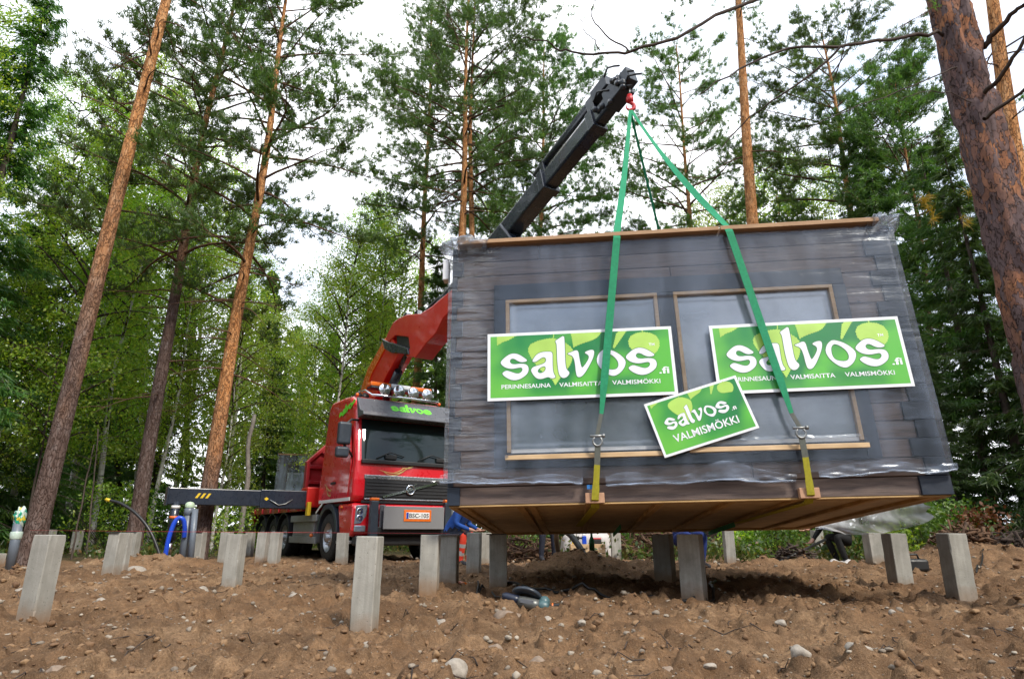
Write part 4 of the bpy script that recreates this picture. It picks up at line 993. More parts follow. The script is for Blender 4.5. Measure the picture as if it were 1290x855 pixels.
def sign(x, z, w, h, ang, label, big, y=-.078):
    Mx = CAB @ Matrix.Translation((x, y, z)) @ Matrix.Rotation(ang, 4, 'Y')
    root = empty('sign_board', Mx, None, label, 'sign', 'green sign boards on the cabin front')
    b = MB(); b.box((w / 2, .003, h / 2), (w, .006, h)); b.build('panel', M['sign_white'], root, bev=.001, seg=1)
    t = .028 if big else .022; ex, ey = (1, 0, 0), (0, 0, 1)
    m = MB(); m.add([(t, -.001, t), (w - t, -.001, t), (w - t, -.001, h - t), (t, -.001, h - t)], [(0, 1, 2, 3)]); m.build('printed_picture', M['print'], root)
    rg = random.Random(5)
    # the print spans 62..2011 x 85..815 in drawing units (big); squeezed for the small board
    if big: ux, uy, ox, oy = w / 1949, h / 730, 62, 815
    else: ux, uy, ox, oy = w / 1949 * 1.0, h / 1120, 62, 1205
    for P in LEAVES:
        if not big: P = [(p[0], p[1]) for p in P]
        V, Fc = filled([[((px - ox) * ux, (oy - max(py, 118)) * uy) for px, py in serrate(P, rg)]])
        V = [(min(max(a, t), w - t), min(max(b2, t), h - t), 0) for a, b2, c in V]
        flat_shape('leaf', (V, Fc), (0, 0, 0), ex, ey, 1, 1, .002, M['leafprint'], root)
    m = MB()
    for sx0, y0, sx1, y1, wd in ((775, 118, 770, 160, 10), (1708, 118, 1711, 138, 14)):
        a = Vector(((sx0 - ox) * ux, -.002, (oy - y0) * uy)); c = Vector(((sx1 - ox) * ux, -.002, (oy - y1) * uy)); q = Vector((wd * ux * .5, 0, 0)); m.add([a - q, a + q, c + q, c - q], [(3, 2, 1, 0)])
    m.build('leaf_stalk', M['leafprint'], root)
    if big:
        o = ((200 - ox) * ux, 0, (oy - 605) * uy); sx_, sy_ = 1629 * ux, 1629 * uy
        flat_shape('letter_shadow', word(.004), o, ex, ey, sx_, sy_, .0028, M['letter_edge'], root)
        flat_shape('lettering', word(), o, ex, ey, sx_, sy_, .0036, M['letter_white'], root)
        for tx, x0, x1, yb, hh in (('PERINNESAUNA', 210, 725, 692, 46), ('VALMISAITTA', 812, 1258, 692, 46), ('VALMISMÖKKI', 1356, 1845, 690, 46)):
            text_mesh('small_lettering', tx, hh * uy, M['sign_white'], root, ((x0 - ox) * ux, 0, (oy - yb) * uy), ex, ey, .003, (x1 - x0) * ux, .012)
        text_mesh('web_ending', '.fi', 72 * uy, M['sign_white'], root, ((1842 - ox) * ux, 0, (oy - 590) * uy), ex, ey, .003, 104 * ux, .02)
        text_mesh('trade_mark', 'TM', 30 * uy, M['sign_white'], root, ((1762 - ox) * ux, 0, (oy - 290) * uy), ex, ey, .003, 60 * ux, .01)
    else:
        o = (.105, 0, .205); W2 = .575
        flat_shape('letter_shadow', word(.004), o, ex, ey, W2, W2 * 1.05, .0028, M['letter_edge'], root)
        flat_shape('lettering', word(), o, ex, ey, W2, W2 * 1.05, .0036, M['letter_white'], root)
        text_mesh('small_lettering', 'VALMISMÖKKI', .068, M['sign_white'], root, (.13, 0, .095), ex, ey, .003, .58, .012)
        text_mesh('web_ending', '.fi', .03, M['sign_white'], root, (.69, 0, .21), ex, ey, .003, .045, .02)
sign(.353, .900, 1.685, .645, 0, 'wide green leaf sign board on the left window, crossed by the steep left sling', True)
sign(2.378, .885, 1.64, .645, R(-.4), 'wide green and white leaf sign board on the right window, near the wall edge', True, -.082)
sign(1.865, .345, .845, .49, R(-16), 'small tilted green and white sign board between the two wide boards', False, -.098)

# ------------------------------------------------------------ slings and hook
def mat_web(name, c, ):
    t = NT(name); v = t.co(scale=(1, 1, 1)); n = t.noise(v, 40, 4, .7)
    col = t.ramp(n, [(.3, tuple(x * .7 for x in c)), (.7, c)]); tr = t.new('ShaderNodeBsdfTranslucent'); t.l(col, tr.inputs[0])
    mm = t.set(col, .75, t.bump(t.noise(v, 120, 2), .3, .003)); ms = t.new('ShaderNodeMixShader', Fac=.25)
    t.l(t.b.outputs[0], ms.inputs[1]); t.l(tr.outputs[0], ms.inputs[2]); t.l(ms.outputs[0], t.out.inputs[0]); return mm
M['web_green'] = mat_web('green_webbing', (.02, .36, .17)); M['web_yellow'] = mat_web('yellow_webbing', (.50, .45, .03)); M['web_grey'] = mat_web('grey_webbing', (.14, .15, .13))
M['shackle'] = plain('galvanised_shackle', (.32, .33, .33), .4, .8, .3, 20); M['red_paint'] = plain('red_hook_paint', (.55, .025, .03), .4, 0, .2)
HOOK = at_y(794, 136, 7.15)
def ribbon(name, pts, w, mat, parent, nrm, th=.006):
    """flat webbing along pts; nrm = the way its flat side faces at each point"""
    m = MB(); pts = [Vector(p) for p in pts]; k = len(pts); vs = []
    for i, p in enumerate(pts):
        t = (pts[min(i+1, k-1)] - pts[max(i-1, 0)]).normalized(); n = Vector(nrm[i] if isinstance(nrm, list) else nrm)
        n = (n - t * n.dot(t)).normalized(); s = t.cross(n); ww = w[i] if isinstance(w, list) else w
        vs += [p - s*ww/2 - n*th/2, p + s*ww/2 - n*th/2, p + s*ww/2 + n*th/2, p - s*ww/2 + n*th/2]
    fs = [(i*4 + a, i*4 + (a+1) % 4, (i+1)*4 + (a+1) % 4, (i+1)*4 + a) for i in range(k-1) for a in range(4)] + [(3, 2, 1, 0), tuple((k-1)*4 + a for a in range(4))]
    m.add(vs, fs); return m.build(name, mat, parent)
def sub(a, b, n): return [a.lerp(b, i / n) for i in range(n + 1)]
def sling(xt, xm, zm, xs, zs, xb, label, wr):
    root = empty('lifting_sling', (0, 0, 0), None, label, 'sling', 'webbing slings holding the cabin'); root.location = HOOK
    inv = Matrix.Translation(-HOOK); Q = lambda x, z, y: inv @ cabpt(x, z, y)
    n = CAB.to_3x3() @ Vector((0, -1, 0))
    a = Vector((0, 0, -.02)); b = Q(xt, CH + .052, -.085); c = Q(xt - (xt - xm) * .035, CH - .04, -.130); d = Q(xm, zm, -.115)
    pts = sub(a, b, 14); nn = [n + Vector((.35 * math.sin(i * .5) * wr, 0, .3)) for i in range(15)]
    for i, p in enumerate(pts): p += Vector((0, 0, -.10 * math.sin(math.pi * i / 14)))
    pts += [c] + sub(c, d, 16)[1:]; nn += [n] * 17
    ribbon('green_strap', pts, [.042 + .026 * min(1, i / 10) for i in range(len(pts) - 3)] + [.06, .045, .034], M['web_green'], root, nn)
    e = Q(xs, zs + .05, -.125); ribbon('grey_strap', sub(d, e, 4), .034, M['web_grey'], root, n)
    s = MB(); cc = Q(xs, zs, -.128); ux = CAB.to_3x3() @ Vector((1, 0, 0)); uz = CAB.to_3x3() @ Vector((0, 0, 1))
    arc = [cc + ux * .038 * math.sin(t) * (1.0) - uz * .045 * math.cos(t) * .9 for t in np.linspace(-2.5, 2.5, 16)]
    s.tube(arc, .009, 8); s.tube([cc + uz * .045 - ux * .06, cc + uz * .045 + ux * .06], .011, 8); s.lathe([(0, 0), (.018, 0), (.018, .02), (0, .02)], cc + uz * .045 + ux * .045, ux, 8); s.build('shackle', M['shackle'], root)
    f = Q(xs - (xs - xb) * .3, zs - .20, -.12); ribbon('dark_strap', sub(Q(xs, zs - .04, -.125), f, 4), .05, M['web_grey'], root, n)
    g = Q(xb, .02, -.075); h = Q(xb, -.035, .02); k = Q(xb - .12, -.034, CD * .55)
    ribbon('yellow_strap', sub(f, g, 6) + [h] + sub(h, k, 6)[1:], [.05] * 4 + [.06] * 3 + [.075] * 7, M['web_yellow'], root, [n] * 6 + [n + Vector((0, 0, -.8))] + [Vector((0, 0, -1))] * 7)
sling(1.62, 1.357, .74, 1.308, .50, 1.262, 'left green lifting sling running down the cabin front across the left sign board', .4)
sling(2.66, 2.954, .69, 2.998, .515, 3.01, 'right green lifting sling slanting down the cabin front across the right sign board', 1.)
def back_sling(px, label, x):
    root = empty('lifting_sling', HOOK, None, label, 'sling', 'webbing slings holding the cabin'); inv = Matrix.Translation(-HOOK)
    b = inv @ cabpt(x, CH + .025, CD + .02); c = inv @ cabpt(x, -.03, CD + .05); d = inv @ cabpt(x, -.035, CD * .6)
    pts = sub(Vector((0, .02, -.02)), b, 12) + sub(b, c, 6)[1:] + [d]
    ribbon('strap', pts, .055, M['web_green'], root, Vector((1, .35, .1)))
back_sling(0, 'thin looking rear sling dropping behind the roof between the two front slings', 1.62)
back_sling(0, 'rear right sling hidden behind the steep right front sling', 2.9)
def hook():
    root = empty('crane_hook', HOOK, None, 'red crane hook with swivel hanging from the boom tip above the sling ends', 'hook')
    m = MB(); m.lathe([(0, .20), (.035, .20), (.04, .17), (.05, .15), (.05, .10), (.03, .08), (0, .08)], (0, 0, 0), (0, 0, 1), 12); m.build('swivel', M['red_paint'], root)
    m = MB(); arc = [Vector((.0, 0, .09))] + [Vector((.052 * math.sin(t), 0, .02 - .055 * math.cos(t))) for t in np.linspace(2.7, -1.9 + 0, 16)]
    m.tube(arc, [.026, .026] + [.026] * 8 + [.022, .018, .015, .012, .010, .008, .006], 10); m.build('hook_bend', M['red_paint'], root)
    m = MB(); m.tube([(0, 0, .2), (.006, 0, .3)], .014, 8); m.build('hanger_link', M['shackle'], root)
hook()

# ------------------------------------------------------------ crane truck
def paint(name, c, rough=.28, coat=.9):
    t = NT(name); v = t.co(); n = t.noise(v, 5, 5, .65); sx = t.new('ShaderNodeSeparateXYZ'); t.l(v, sx.inputs[0])
    dust = t.math('ADD', t.math('MULTIPLY', sx.outputs['Z'], -.55), n)
    col = t.mix(t.ramp(dust, [(.0, 0.), (.6, .14)]), c, (.20, .14, .10))
    return t.set(col, t.ramp(n, [(.3, rough * .7), (.7, rough * 1.5)]), t.bump(t.noise(v, 2, 2), .04, .02), Coat_Weight=coat, Coat_Roughness=.06)
M['truck_red'] = paint('truck_red_paint', (.56, .007, .016)); M['crane_red'] = paint('crane_red_paint', (.60, .018, .012), .35, .5); M['bed_red'] = paint('flatbed_red_paint', (.30, .012, .016), .4, .4)
M['visor'] = plain('visor_grey', (.10, .105, .12), .3, 0, .15, 4, 0, .5); M['glass'] = plain('cab_glass', (.010, .018, .018), .04, 0, .1, 3, 0, 0, .4)
M['black_plastic'] = plain('black_plastic', (.016, .017, .019), .5, 0, .3, 8); M['dark_grey'] = plain('dark_grey_paint', (.035, .045, .06), .35, .0, .25, 5)
M['boom_black'] = plain('boom_black_paint', (.018, .025, .040), .28, 0, .3, 3, 0, .3); M['chrome'] = plain('chrome', (.75, .76, .78), .12, 1, .05)
M['tyre'] = plain('tyre_rubber', (.022, .021, .020), .8, 0, .35, 10, .3); M['alu'] = plain('aluminium', (.52, .53, .54), .35, .9, .15, 15)
M['rim'] = plain('steel_rim', (.42, .44, .47), .35, .7, .3, 9); M['grey_rail'] = plain('grey_side_rail', (.33, .33, .32), .5, .3, .25, 8)
M['orange'] = plain('orange_lens', (.75, .16, .02), .25, 0, .1, 4, 0, .5); M['white_lens'] = plain('white_lens', (.72, .74, .78), .2, 0, .1, 4, 0, .5); M['lamp_glass'] = plain('lamp_glass', (.60, .63, .66), .06, .85, .2, 14)
M['headlamp'] = plain('headlamp', (.45, .50, .55), .08, .6, .4, 16, 0, 1); M['lime'] = plain('lime_letters', (.16, .75, .04), .4, 0, .06); M['gold'] = plain('gold_decal', (.62, .45, .16), .35, .2, .15)
M['black_ink'] = plain('black_ink', (.012, .012, .014), .5); M['plate_white'] = plain('plate_white', (.75, .75, .73), .4, 0, .08); M['eu_blue'] = plain('plate_blue', (.02, .05, .38), .4)
M['silver'] = plain('silver_strip', (.42, .43, .46), .25, .7, .15); M['yellow'] = plain('hazard_yellow', (.70, .48, .02), .45, 0, .1); M['white_paint'] = plain('white_stripe', (.72, .72, .70), .4, 0, .1)
def mat_diamond():
    t = NT('checker_plate'); v = t.co(scale=(1, 11, 11)); ck = t.new('ShaderNodeTexVoronoi', feature='F1'); ck.inputs['Scale'].default_value = 1.6; ck.inputs['Randomness'].default_value = .1
    t.l(v, ck.inputs['Vector']); h = t.ramp(ck.outputs['Distance'], [(.15, 1.), (.42, 0.)])
    return t.set(t.mix(h, (.22, .22, .225), (.80, .80, .82)), .4, t.bump(h, 1, .03), Metallic=.15)
M['diamond'] = mat_diamond()

TANG = math.atan2(-.824, .566)
TM = Matrix.Translation((-2.17, 13.77, -.02)) @ Matrix.Rotation(TANG, 4, 'Z'); TI = TM.inverted()
truck = empty('crane_truck', TM, None, 'red crane truck with roof lamps and flatbed parked left of the hanging cabin', 'truck')
def bx(name, c, d, mat, bev=.01, rot=None, par=None):
    m = MB(); m.box(c, d, 0, None, rot); return m.build(name, M[mat], par or truck, bev=bev)
def cab():
    prof = [(-2.2, 1.17), (-.06, 1.17), (0, 1.3), (.0, 1.62), (-.035, 2.0), (-.16, 2.45), (-.31, 2.9), (-.42, 3.12), (-.60, 3.36), (-.85, 3.48), (-1.3, 3.53), (-2.1, 3.54), (-2.24, 3.4), (-2.26, 1.5)]
    hw = lambda z: 1.23 if z < 2.0 else 1.23 - .12 * ((z - 2.0) / 1.5) ** 1.3
    n = len(prof); V = [(x, -hw(z), z) for x, z in prof] + [(x, hw(z), z) for x, z in prof]
    m = MB(); m.add(V, [list(range(n)), list(range(n, 2 * n))[::-1]] + [(i, n + i, n + (i + 1) % n, (i + 1) % n) for i in range(n)])
    body = m.build('cab', M['truck_red'], truck, bev=.13, seg=5)
    # windscreen following the profile
    zs = np.linspace(2.03, 2.90, 8); xs = np.interp(zs, [2.0, 2.45, 2.9], [-.035, -.16, -.31]); ys = np.linspace(-1.195, 1.195, 17); vs = []
    for x, z in zip(xs, zs):
        for y in ys: yy = y * (1 - .055 * ((z - 2) / .9) ** 1.3 * .7); q = max(0, abs(y) - 1.08); vs.append((x + .016 - (.14 - math.sqrt(max(0, .14 ** 2 - q * q))), yy, z))
    m = MB(); m.add(vs, [(i*17+j, i*17+j+1, (i+1)*17+j+1, (i+1)*17+j) for i in range(7) for j in range(16)], 0, True); ws = m.build('windscreen', M['glass'], truck)
    m = MB()
    for y0, y1 in ((-.8, -.15), (.15, .85)):
        m2 = MB(); m2.tube([(.04, y0, 2.05), (-.02, (y0 + y1) / 2, 2.20), (-.012, y1, 2.12)], .012, 6); m2.build('wiper', M['black_plastic'], truck)
    bx('windscreen_base', (-.0, 0, 1.985), (.07, 2.2, .085), 'black_plastic', .015)
    for y in (-.45, .75): bx('camera_box', (-.02, y, 2.10), (.05, .26, .09), 'black_plastic', .01)
    # visor over the windscreen with lettering
    p = [(-.27, 2.90), (.06, 2.93), (.03, 3.02), (-.16, 3.08), (-.36, 3.37), (-.42, 3.36), (-.33, 3.1)]
    m = MB(); m.prism(p, (0, -1.15, 0), (1, 0, 0), (0, 0, 1), (0, 1, 0), 2.30); v = m.build('sun_visor', M['visor'], truck, bev=.02)
    d = Vector((-.20, 0, .29)).normalized()
    flat_shape('visor_lettering', word(.008), Vector((-.19, -.42, 3.115)), (0, 1, 0), d, .98, .80, .01, M['lime'], v)
    # roof lamps on a chrome bar
    m = MB(); m.tube([(-.75, -.92, 3.58), (-.55, -.90, 3.57), (-.40, -.80, 3.46), (-.33, -.70, 3.455), (-.30, 0, 3.46), (-.33, .70, 3.455), (-.40, .80, 3.46), (-.55, .90, 3.57)], .028, 10); m.build('lamp_bar', M['chrome'], truck)
    for y in (-.53, -.18, .17, .52):
        m = MB(); m.lathe([(0, -.13), (.08, -.12), (.132, -.03), (.137, 0), (.120, .0), (.118, .002)], (-.36, y, 3.61), (1, 0, .08), 20); h = m.build('roof_lamp', M['chrome'], truck)
        m = MB(); m.lathe([(.119, .002), (.08, .018), (0, .024)], (-.36, y, 3.61), (1, 0, .08), 20); m.build('lens', M['lamp_glass'], h)
    bb = bx('beacon_bar', (-.74, 0, 3.70), (.26, 1.50, .05), 'dark_grey', .01)
    for y0, y1, k in ((-.76, -.27, 'orange'), (-.26, .22, 'white_lens'), (.23, .76, 'orange')): bx('beacon_lens', (-.74, (y0 + y1) / 2, 3.775), (.24, y1 - y0, .10), k, .025, None, bb)
    for y in (-1.02, 1.02):
        m = MB(); m.ball((-.72, y, 3.50), .04, 0, 10, 6); m.build('marker_lamp', M['orange'], truck)
    m = MB(); m.lathe([(0, 0), (.05, 0), (.05, .18), (.10, .30), (.0, .30)], (-1.75, -.72, 3.63), (1, 0, 0), 12); m.lathe([(0, 0), (.045, 0), (.045, .22), (.09, .32), (0, .32)], (-1.75, -.55, 3.63), (1, 0, 0), 12); m.box((-1.62, -.63, 3.57), (.1, .3, .06)); m.build('air_horn', M['black_plastic'], truck)
    # grille
    g = bx('grille', (-.005, 0, 1.45), (.05, 2.0, .44), 'black_plastic', .02)
    bx('upper_strip', (.0, 0, 1.675), (.05, 2.04, .085), 'silver', .012, None, g); bx('lower_strip', (.012, 0, 1.235), (.05, 2.0, .03), 'silver', .008, None, g)
    m = MB(); m.box((.018, 0, 1.43), (.03, 1.96, .33)); m.build('mesh', M['black_plastic'], g)
    for z in (1.30, 1.37, 1.44, 1.51, 1.57): m2 = MB(); m2.box((.034, 0, z), (.02, 1.94, .022)); m2.build('slat', M['black_plastic'], g, bev=.004)
    m = MB(); m.bar((.055, -.62, 1.28), (.055, .62, 1.60), .02, .045); m.build('diagonal_bar', M['chrome'], g)
    m = MB(); m.lathe([(.075, 0), (.105, 0), (.105, .02), (.075, .02), (.075, 0)], (.055, 0, 1.44), (1, 0, 0), 24); m.bar((.066, .065, 1.505), (.066, .125, 1.575), .018, .02); m.build('ring_emblem', M['chrome'], g)
    m = MB(); m.lathe([(0, 0), (.074, 0), (.074, .008), (0, .008)], (.05, 0, 1.44), (1, 0, 0), 24); m.build('emblem_ground', M['dark_grey'], g)
    text_mesh('maker_lettering', 'VOLVO', .055, M['black_ink'], g, (.022, -.94, 1.638), (0, 1, 0), (0, 0, 1), .003, .42, .03)
    # gold scroll decals on front and door
    def scroll(o, ex, ey, s, name):
        c = [((0, .10), (.28, -.02), (.55, .02), (.72, .30), (.95, .42)), ((.35, .0), (.55, .14), (.60, .28), (.75, .22), (.92, .46)), ((.10, .05), (.22, -.10), (.42, -.10), (.58, .06), (.66, .20))]
        m = MB(); ex = Vector(ex); ey = Vector(ey); nrm = ex.cross(ey); o = Vector(o)
        for P in c:
            P = np.array(P); 
            for _ in range(3):
                Q = [P[0]]
                for a, b in zip(P[:-1], P[1:]): Q += [a*.75 + b*.25, a*.25 + b*.75]
                P = np.array(Q + [P[-1]])
            T = np.gradient(P, axis=0); T /= np.linalg.norm(T, axis=1)[:, None]; N = np.stack([-T[:, 1], T[:, 0]], -1); k = len(P); w = .017 * np.sin(np.pi * np.linspace(.06, .98, k)) ** .8
            A, B = P - N * w[:, None], P + N * w[:, None]; vs = [o + ex * (q[0] * s) + ey * (q[1] * s) + nrm * .004 for q in np.vstack([A, B])]
            m.add(vs, [(i, i + 1, k + i + 1, k + i) for i in range(k - 1)])
        return m.build(name, M['gold'], truck)
    scroll((.006, -.70, 1.775), (0, 1, 0), (-.02, 0, .50), .9, 'front_decal')
    scroll((-1.75, -1.233, 1.50), (.98, 0, -.1), (.1, 0, .98), 1.15, 'door_decal')
    flat_shape('side_lettering', word(.010), Vector((-1.40, -1.15, 3.02)), (.975, 0, .20), (-.16, .12, .98), .98, .80, .012, M['lime'], truck)
    # the door and its window
    m = MB(); P = [(-1.30, 1.22), (-.30, 1.22), (-.22, 1.95), (-.42, 2.78), (-1.30, 2.84)]; m.prism(P, (0, -1.240, 0), (1, 0, 0), (0, 0, 1), (0, 1, 0), .02); dr = m.build('door', M['truck_red'], truck, bev=.008)
    m = MB(); P = [(-1.18, 2.04), (-.40, 2.04), (-.52, 2.70), (-1.18, 2.74)]; m.prism(P, (0, -1.250, 0), (1, 0, 0), (0, .06, .99), (0, 1, 0), .02); m.build('door_window', M['glass'], dr, bev=.006)
    bx('door_handle', (-1.16, -1.255, 1.60), (.26, .03, .05), 'black_plastic', .01, None, dr)
    bx('white_stripe', (-1.1, -1.238, 1.235), (1.9, .012, .07), 'white_paint', .003)
    bx('stripe', (-1.98, -1.24, 1.11), (.5, .008, .055), 'white_paint', .002, (0, R(-26), 0))
    # mirrors
    for s in (-1, 1):
        m = MB(); m.box((-.02, s * 1.50, 2.52), (.16, .27, .46)); mi = m.build('mirror', M['dark_grey'], truck, bev=.05, seg=3)
        m = MB(); m.box((-.02, s * 1.52, 2.14), (.15, .27, .22)); m.build('wide_mirror', M['dark_grey'], mi, bev=.05, seg=3)
        m = MB(); m.tube([(-.06, s * 1.47, 2.72), (-.18, s * 1.3, 2.84), (-.28, s * 1.12, 2.86)], .025, 8); m.tube([(-.04, s * 1.48, 2.28), (-.14, s * 1.32, 2.18), (-.22, s * 1.22, 2.08)], .022, 8); m.build('mirror_arm', M['black_plastic'], mi)
    # lower front
    m = MB(); m.prism([(-.85, 1.155), (-.0, 1.155), (.05, 1.05), (.05, .62), (-.02, .50), (-.62, .50), (-.76, .9)], (0, -1.235, 0), (1, 0, 0), (0, 0, 1), (0, 1, 0), 2.47); bp = m.build('bumper', M['truck_red'], truck, bev=.07, seg=4)
    bx('radiator_gap', (.0, 0, 1.18), (.03, 2.1, .05), 'black_plastic', .004)
    bx('lower_grille', (.055, 0, .74), (.05, 1.5, .42), 'black_plastic', .02); bx('spoiler', (-.04, 0, .43), (.22, 2.3, .20), 'black_plastic', .04)
    for s in (-1, 1):
        P = [(s * .93, 1.12), (s * 1.17, 1.10), (s * 1.19, .74), (s * 1.05, .76), (s * .95, .90)]
        if s < 0: P = P[::-1]
        m = MB(); m.prism(P, (.045, 0, 0), (0, 1, 0), (0, 0, 1), (1, 0, 0), .025); h = m.build('headlight', M['headlamp'], truck, bev=.01)
        for z in (.86, 1.0): m2 = MB(); m2.lathe([(.062, .0), (.066, .01), (.05, .014), (0, -.0)], (.068, s * 1.09, z), (1, 0, 0), 16); m2.build('reflector', M['chrome'], h)
        m = MB(); m.box((.06, s * 1.07, .66), (.03, .24, .12)); m.build('fog_lamp', M['headlamp'], truck, bev=.015)
        m = MB(); m.ball((-.55, s * 1.245, 1.08), .05, 0, 10, 6, (1.4, .5, .6)); m.build('side_marker', M['orange'], truck)
    # plough mount with chequer plate and number plate
    for y in (-.86, .80): 
        p = bx('mount_post', (.22, y, .80), (.13, .16, .78), 'dark_grey', .015); bx('post_lamp', (.22, y, 1.225), (.12, .17, .055), 'orange', .012, None, p)
    bx('mount_beam', (.16, 0, .62), (.12, 1.7, .14), 'black_plastic', .01); bx('mount_column', (.17, -.66, .87), (.06, .12, .5), 'visor', .01)
    d = bx('chequer_plate', (.30, -.0, .87), (.03, 1.36, .44), 'diamond', .004)
    q = bx('plate_surround', (.322, .06, .915), (.012, .62, .23), 'orange', .008, None, d)
    q = bx('number_plate', (.331, .06, .915), (.008, .53, .13), 'plate_white', .006)
    bx('country_band', (.336, -.175, .915), (.003, .05, .12), 'eu_blue', .001, None, q)
    text_mesh('plate_lettering', 'BSC-105', .085, M['black_ink'], q, (.336, -.135, .875), (0, 1, 0), (0, 0, 1), .0015, .44, .015)
    # wheel arch and steps
    for s in (-1, 1):
        m = MB(); P = [(-1.40 + .66 * math.cos(t), .52 + .66 * math.sin(t)) for t in np.linspace(.1, math.pi - .1, 18)] + [(-1.40 + .55 * math.cos(t), .52 + .55 * math.sin(t)) for t in np.linspace(math.pi - .1, .1, 18)]
        y = -1.25 if s < 0 else .93
        m.prism(P, (0, y, 0), (1, 0, 0), (0, 0, 1), (0, 1, 0), .32); m.build('wheel_arch', M['dark_grey'], truck, bev=.01)
        m = MB(); m.box((-1.4, s * .85, 1.14), (1.5, .7, .05)); m.build('arch_cover', M['black_plastic'], truck)
        bx('step', (-.42, s * 1.2, .40), (.6, .12, .06), 'alu', .008)
def wheel(x, y, s, r=.50, w=.30, twin=False):
    m = MB(); m.lathe([(r*.60, -w/2), (r*.93, -w/2), (r*.985, -w*.42), (r, -w*.3), (r, w*.3), (r*.985, w*.42), (r*.93, w/2), (r*.60, w/2)], (x, y, r - .02), (0, 1, 0), 36)
    for k in range(40):
        a = 2 * math.pi * k / 40; c = Vector((x + math.cos(a) * r, y, r - .02 + math.sin(a) * r)); m.box(c, (.05, w * .56, .012), 0, None, (0, -a + math.pi / 2, 0))
    wh = m.build('wheel', M['tyre'], truck)
    q = MB(); o = s * w * .46; q.lathe([(r*.61, o), (r*.57, o - s*.01), (r*.54, o - s*.09), (r*.42, o - s*.10), (r*.32, o - s*.02), (r*.17, o - s*.0), (r*.16, o + s*.05), (0, o + s*.06)], (x, y, r - .02), (0, 1, 0), 30)
    for k in range(10):
        a = 2 * math.pi * k / 10; c = Vector((x + math.cos(a) * r*.27, y + o - s*.015, r - .02 + math.sin(a) * r*.27)); q.lathe([(0, .03 * s), (.016, .03 * s), (.016, -.01 * s)], c, (0, 1, 0), 8)
    q.build('rim', M['rim'], wh)
def chassis():
    for s in (-1, 1):
        bx('frame_rail', (-4.3, s * .42, .86), (7.7, .10, .27), 'dark_grey', .01)
        wheel(-1.40, s * 1.06, s)
        for x in (-4.75, -5.85, -6.95):
            wheel(x, s * 1.04, s, .49, .30); wheel(x, s * .70, s, .49, .30)
            m = MB(); P = [(x + .58 * math.cos(t), .50 + .58 * math.sin(t)) for t in np.linspace(.2, math.pi - .2, 14)] + [(x + .55 * math.cos(t), .50 + .55 * math.sin(t)) for t in np.linspace(math.pi - .2, .2, 14)]
            m.prism(P, (0, s * 1.25 if s < 0 else .62, 0), (1, 0, 0), (0, 0, 1), (0, 1, 0), .62); m.build('mudguard', M['black_plastic'], truck)
        bx('side_rail', (-3.1, s * 1.22, .90), (2.0, .05, .15), 'grey_rail', .01); bx('side_rail', (-3.1, s * 1.22, .42), (2.0, .05, .15), 'grey_rail', .01)
        bx('side_box', (-3.25, s * 1.0, .66), (1.6, .36, .62), 'grey_rail', .02)
        bx('bed_edge', (-5.7, s * 1.22, 1.16), (5.0, .07, .18), 'bed_red', .01)
        for k in range(6): bx('stake_pocket', (-3.5 - k * .85, s * 1.265, 1.15), (.09, .04, .13), 'bed_red', .006)
        m = MB(); m.ball((-2.35, s * 1.25, .52), .045); m.build('side_lamp', M['orange'], truck)
    bx('bed_floor', (-5.7, 0, 1.14), (5.0, 2.38, .10), 'bed_red', .01); bx('tail_bar', (-8.2, 0, .95), (.1, 2.4, .35), 'bed_red', .02)
    P = [(-1.24, 1.1), (1.24, 1.1), (1.24, 2.22), (.72, 2.74), (-.72, 2.74), (-1.24, 2.22)]
    m = MB(); m.prism(P, (-3.35, 0, 0), (0, 1, 0), (0, 0, 1), (1, 0, 0), .06); h = m.build('headboard', M['bed_red'], truck, bev=.01)
    for z, w in ((1.35, 2.3), (1.75, 2.3), (2.12, 2.3), (2.5, 1.75)): bx('rib', (-3.265, 0, z), (.12, w, .09), 'bed_red', .015, None, h)
    for y, z in ((-1.19, 1.66), (1.19, 1.66)): bx('rib', (-3.26, y, z), (.12, .09, 1.1), 'bed_red', .015, None, h)
    bx('rib', (-3.26, -.97, 2.46), (.12, .09, .74), 'bed_red', .015, (R(-45), 0, 0), h); bx('rib', (-3.26, .97, 2.46), (.12, .09, .74), 'bed_red', .015, (R(45), 0, 0), h)
    m = MB(); m.tube([(-3.3, -.62, 2.72), (-3.3, -.60, 2.88), (-3.3, -.48, 2.93), (-3.3, -.2, 2.93)], .025, 8); m.build('grab_rail', M['crane_red'], truck)
cab(); chassis()
# the crane, folded out in one vertical plane through the column and the boom tip
CB = TM @ Vector((-2.72, 0, 3.15)); CN = Vector((HOOK.y - CB.y, -(HOOK.x - CB.x), 0)).normalized()
if CN.y > 0: CN = -CN                                # towards the viewer
def cp(px, py): return TI @ on_plane(px, py, CB, CN)
NL = (TI.to_3x3() @ CN).normalized()
def plate(name, pts, th, mat, par=truck, bev=.02, off=0):
    P = [cp(*q) for q in pts]; m = MB(); n = len(P); a = [p - NL * (th / 2 - off) for p in P]; b = [p + NL * (th / 2 + off) for p in P]
    m.add(a + b, [list(range(n)), list(range(n, 2 * n))[::-1]] + [(i, n + i, n + (i + 1) % n, (i + 1) % n) for i in range(n)])
    return m.build(name, M[mat], par, bev=bev, merge=True)
def beam(name, a, b, w, h, mat, par=truck, bev=.015, w2=None, h2=None):
    m = MB(); t = (b - a).normalized(); m.bar(a, b, w, h, 0, t.cross(NL) if t.cross(NL).z > 0 else NL.cross(t), w2, h2); return m.build(name, M[mat], par, bev=bev)
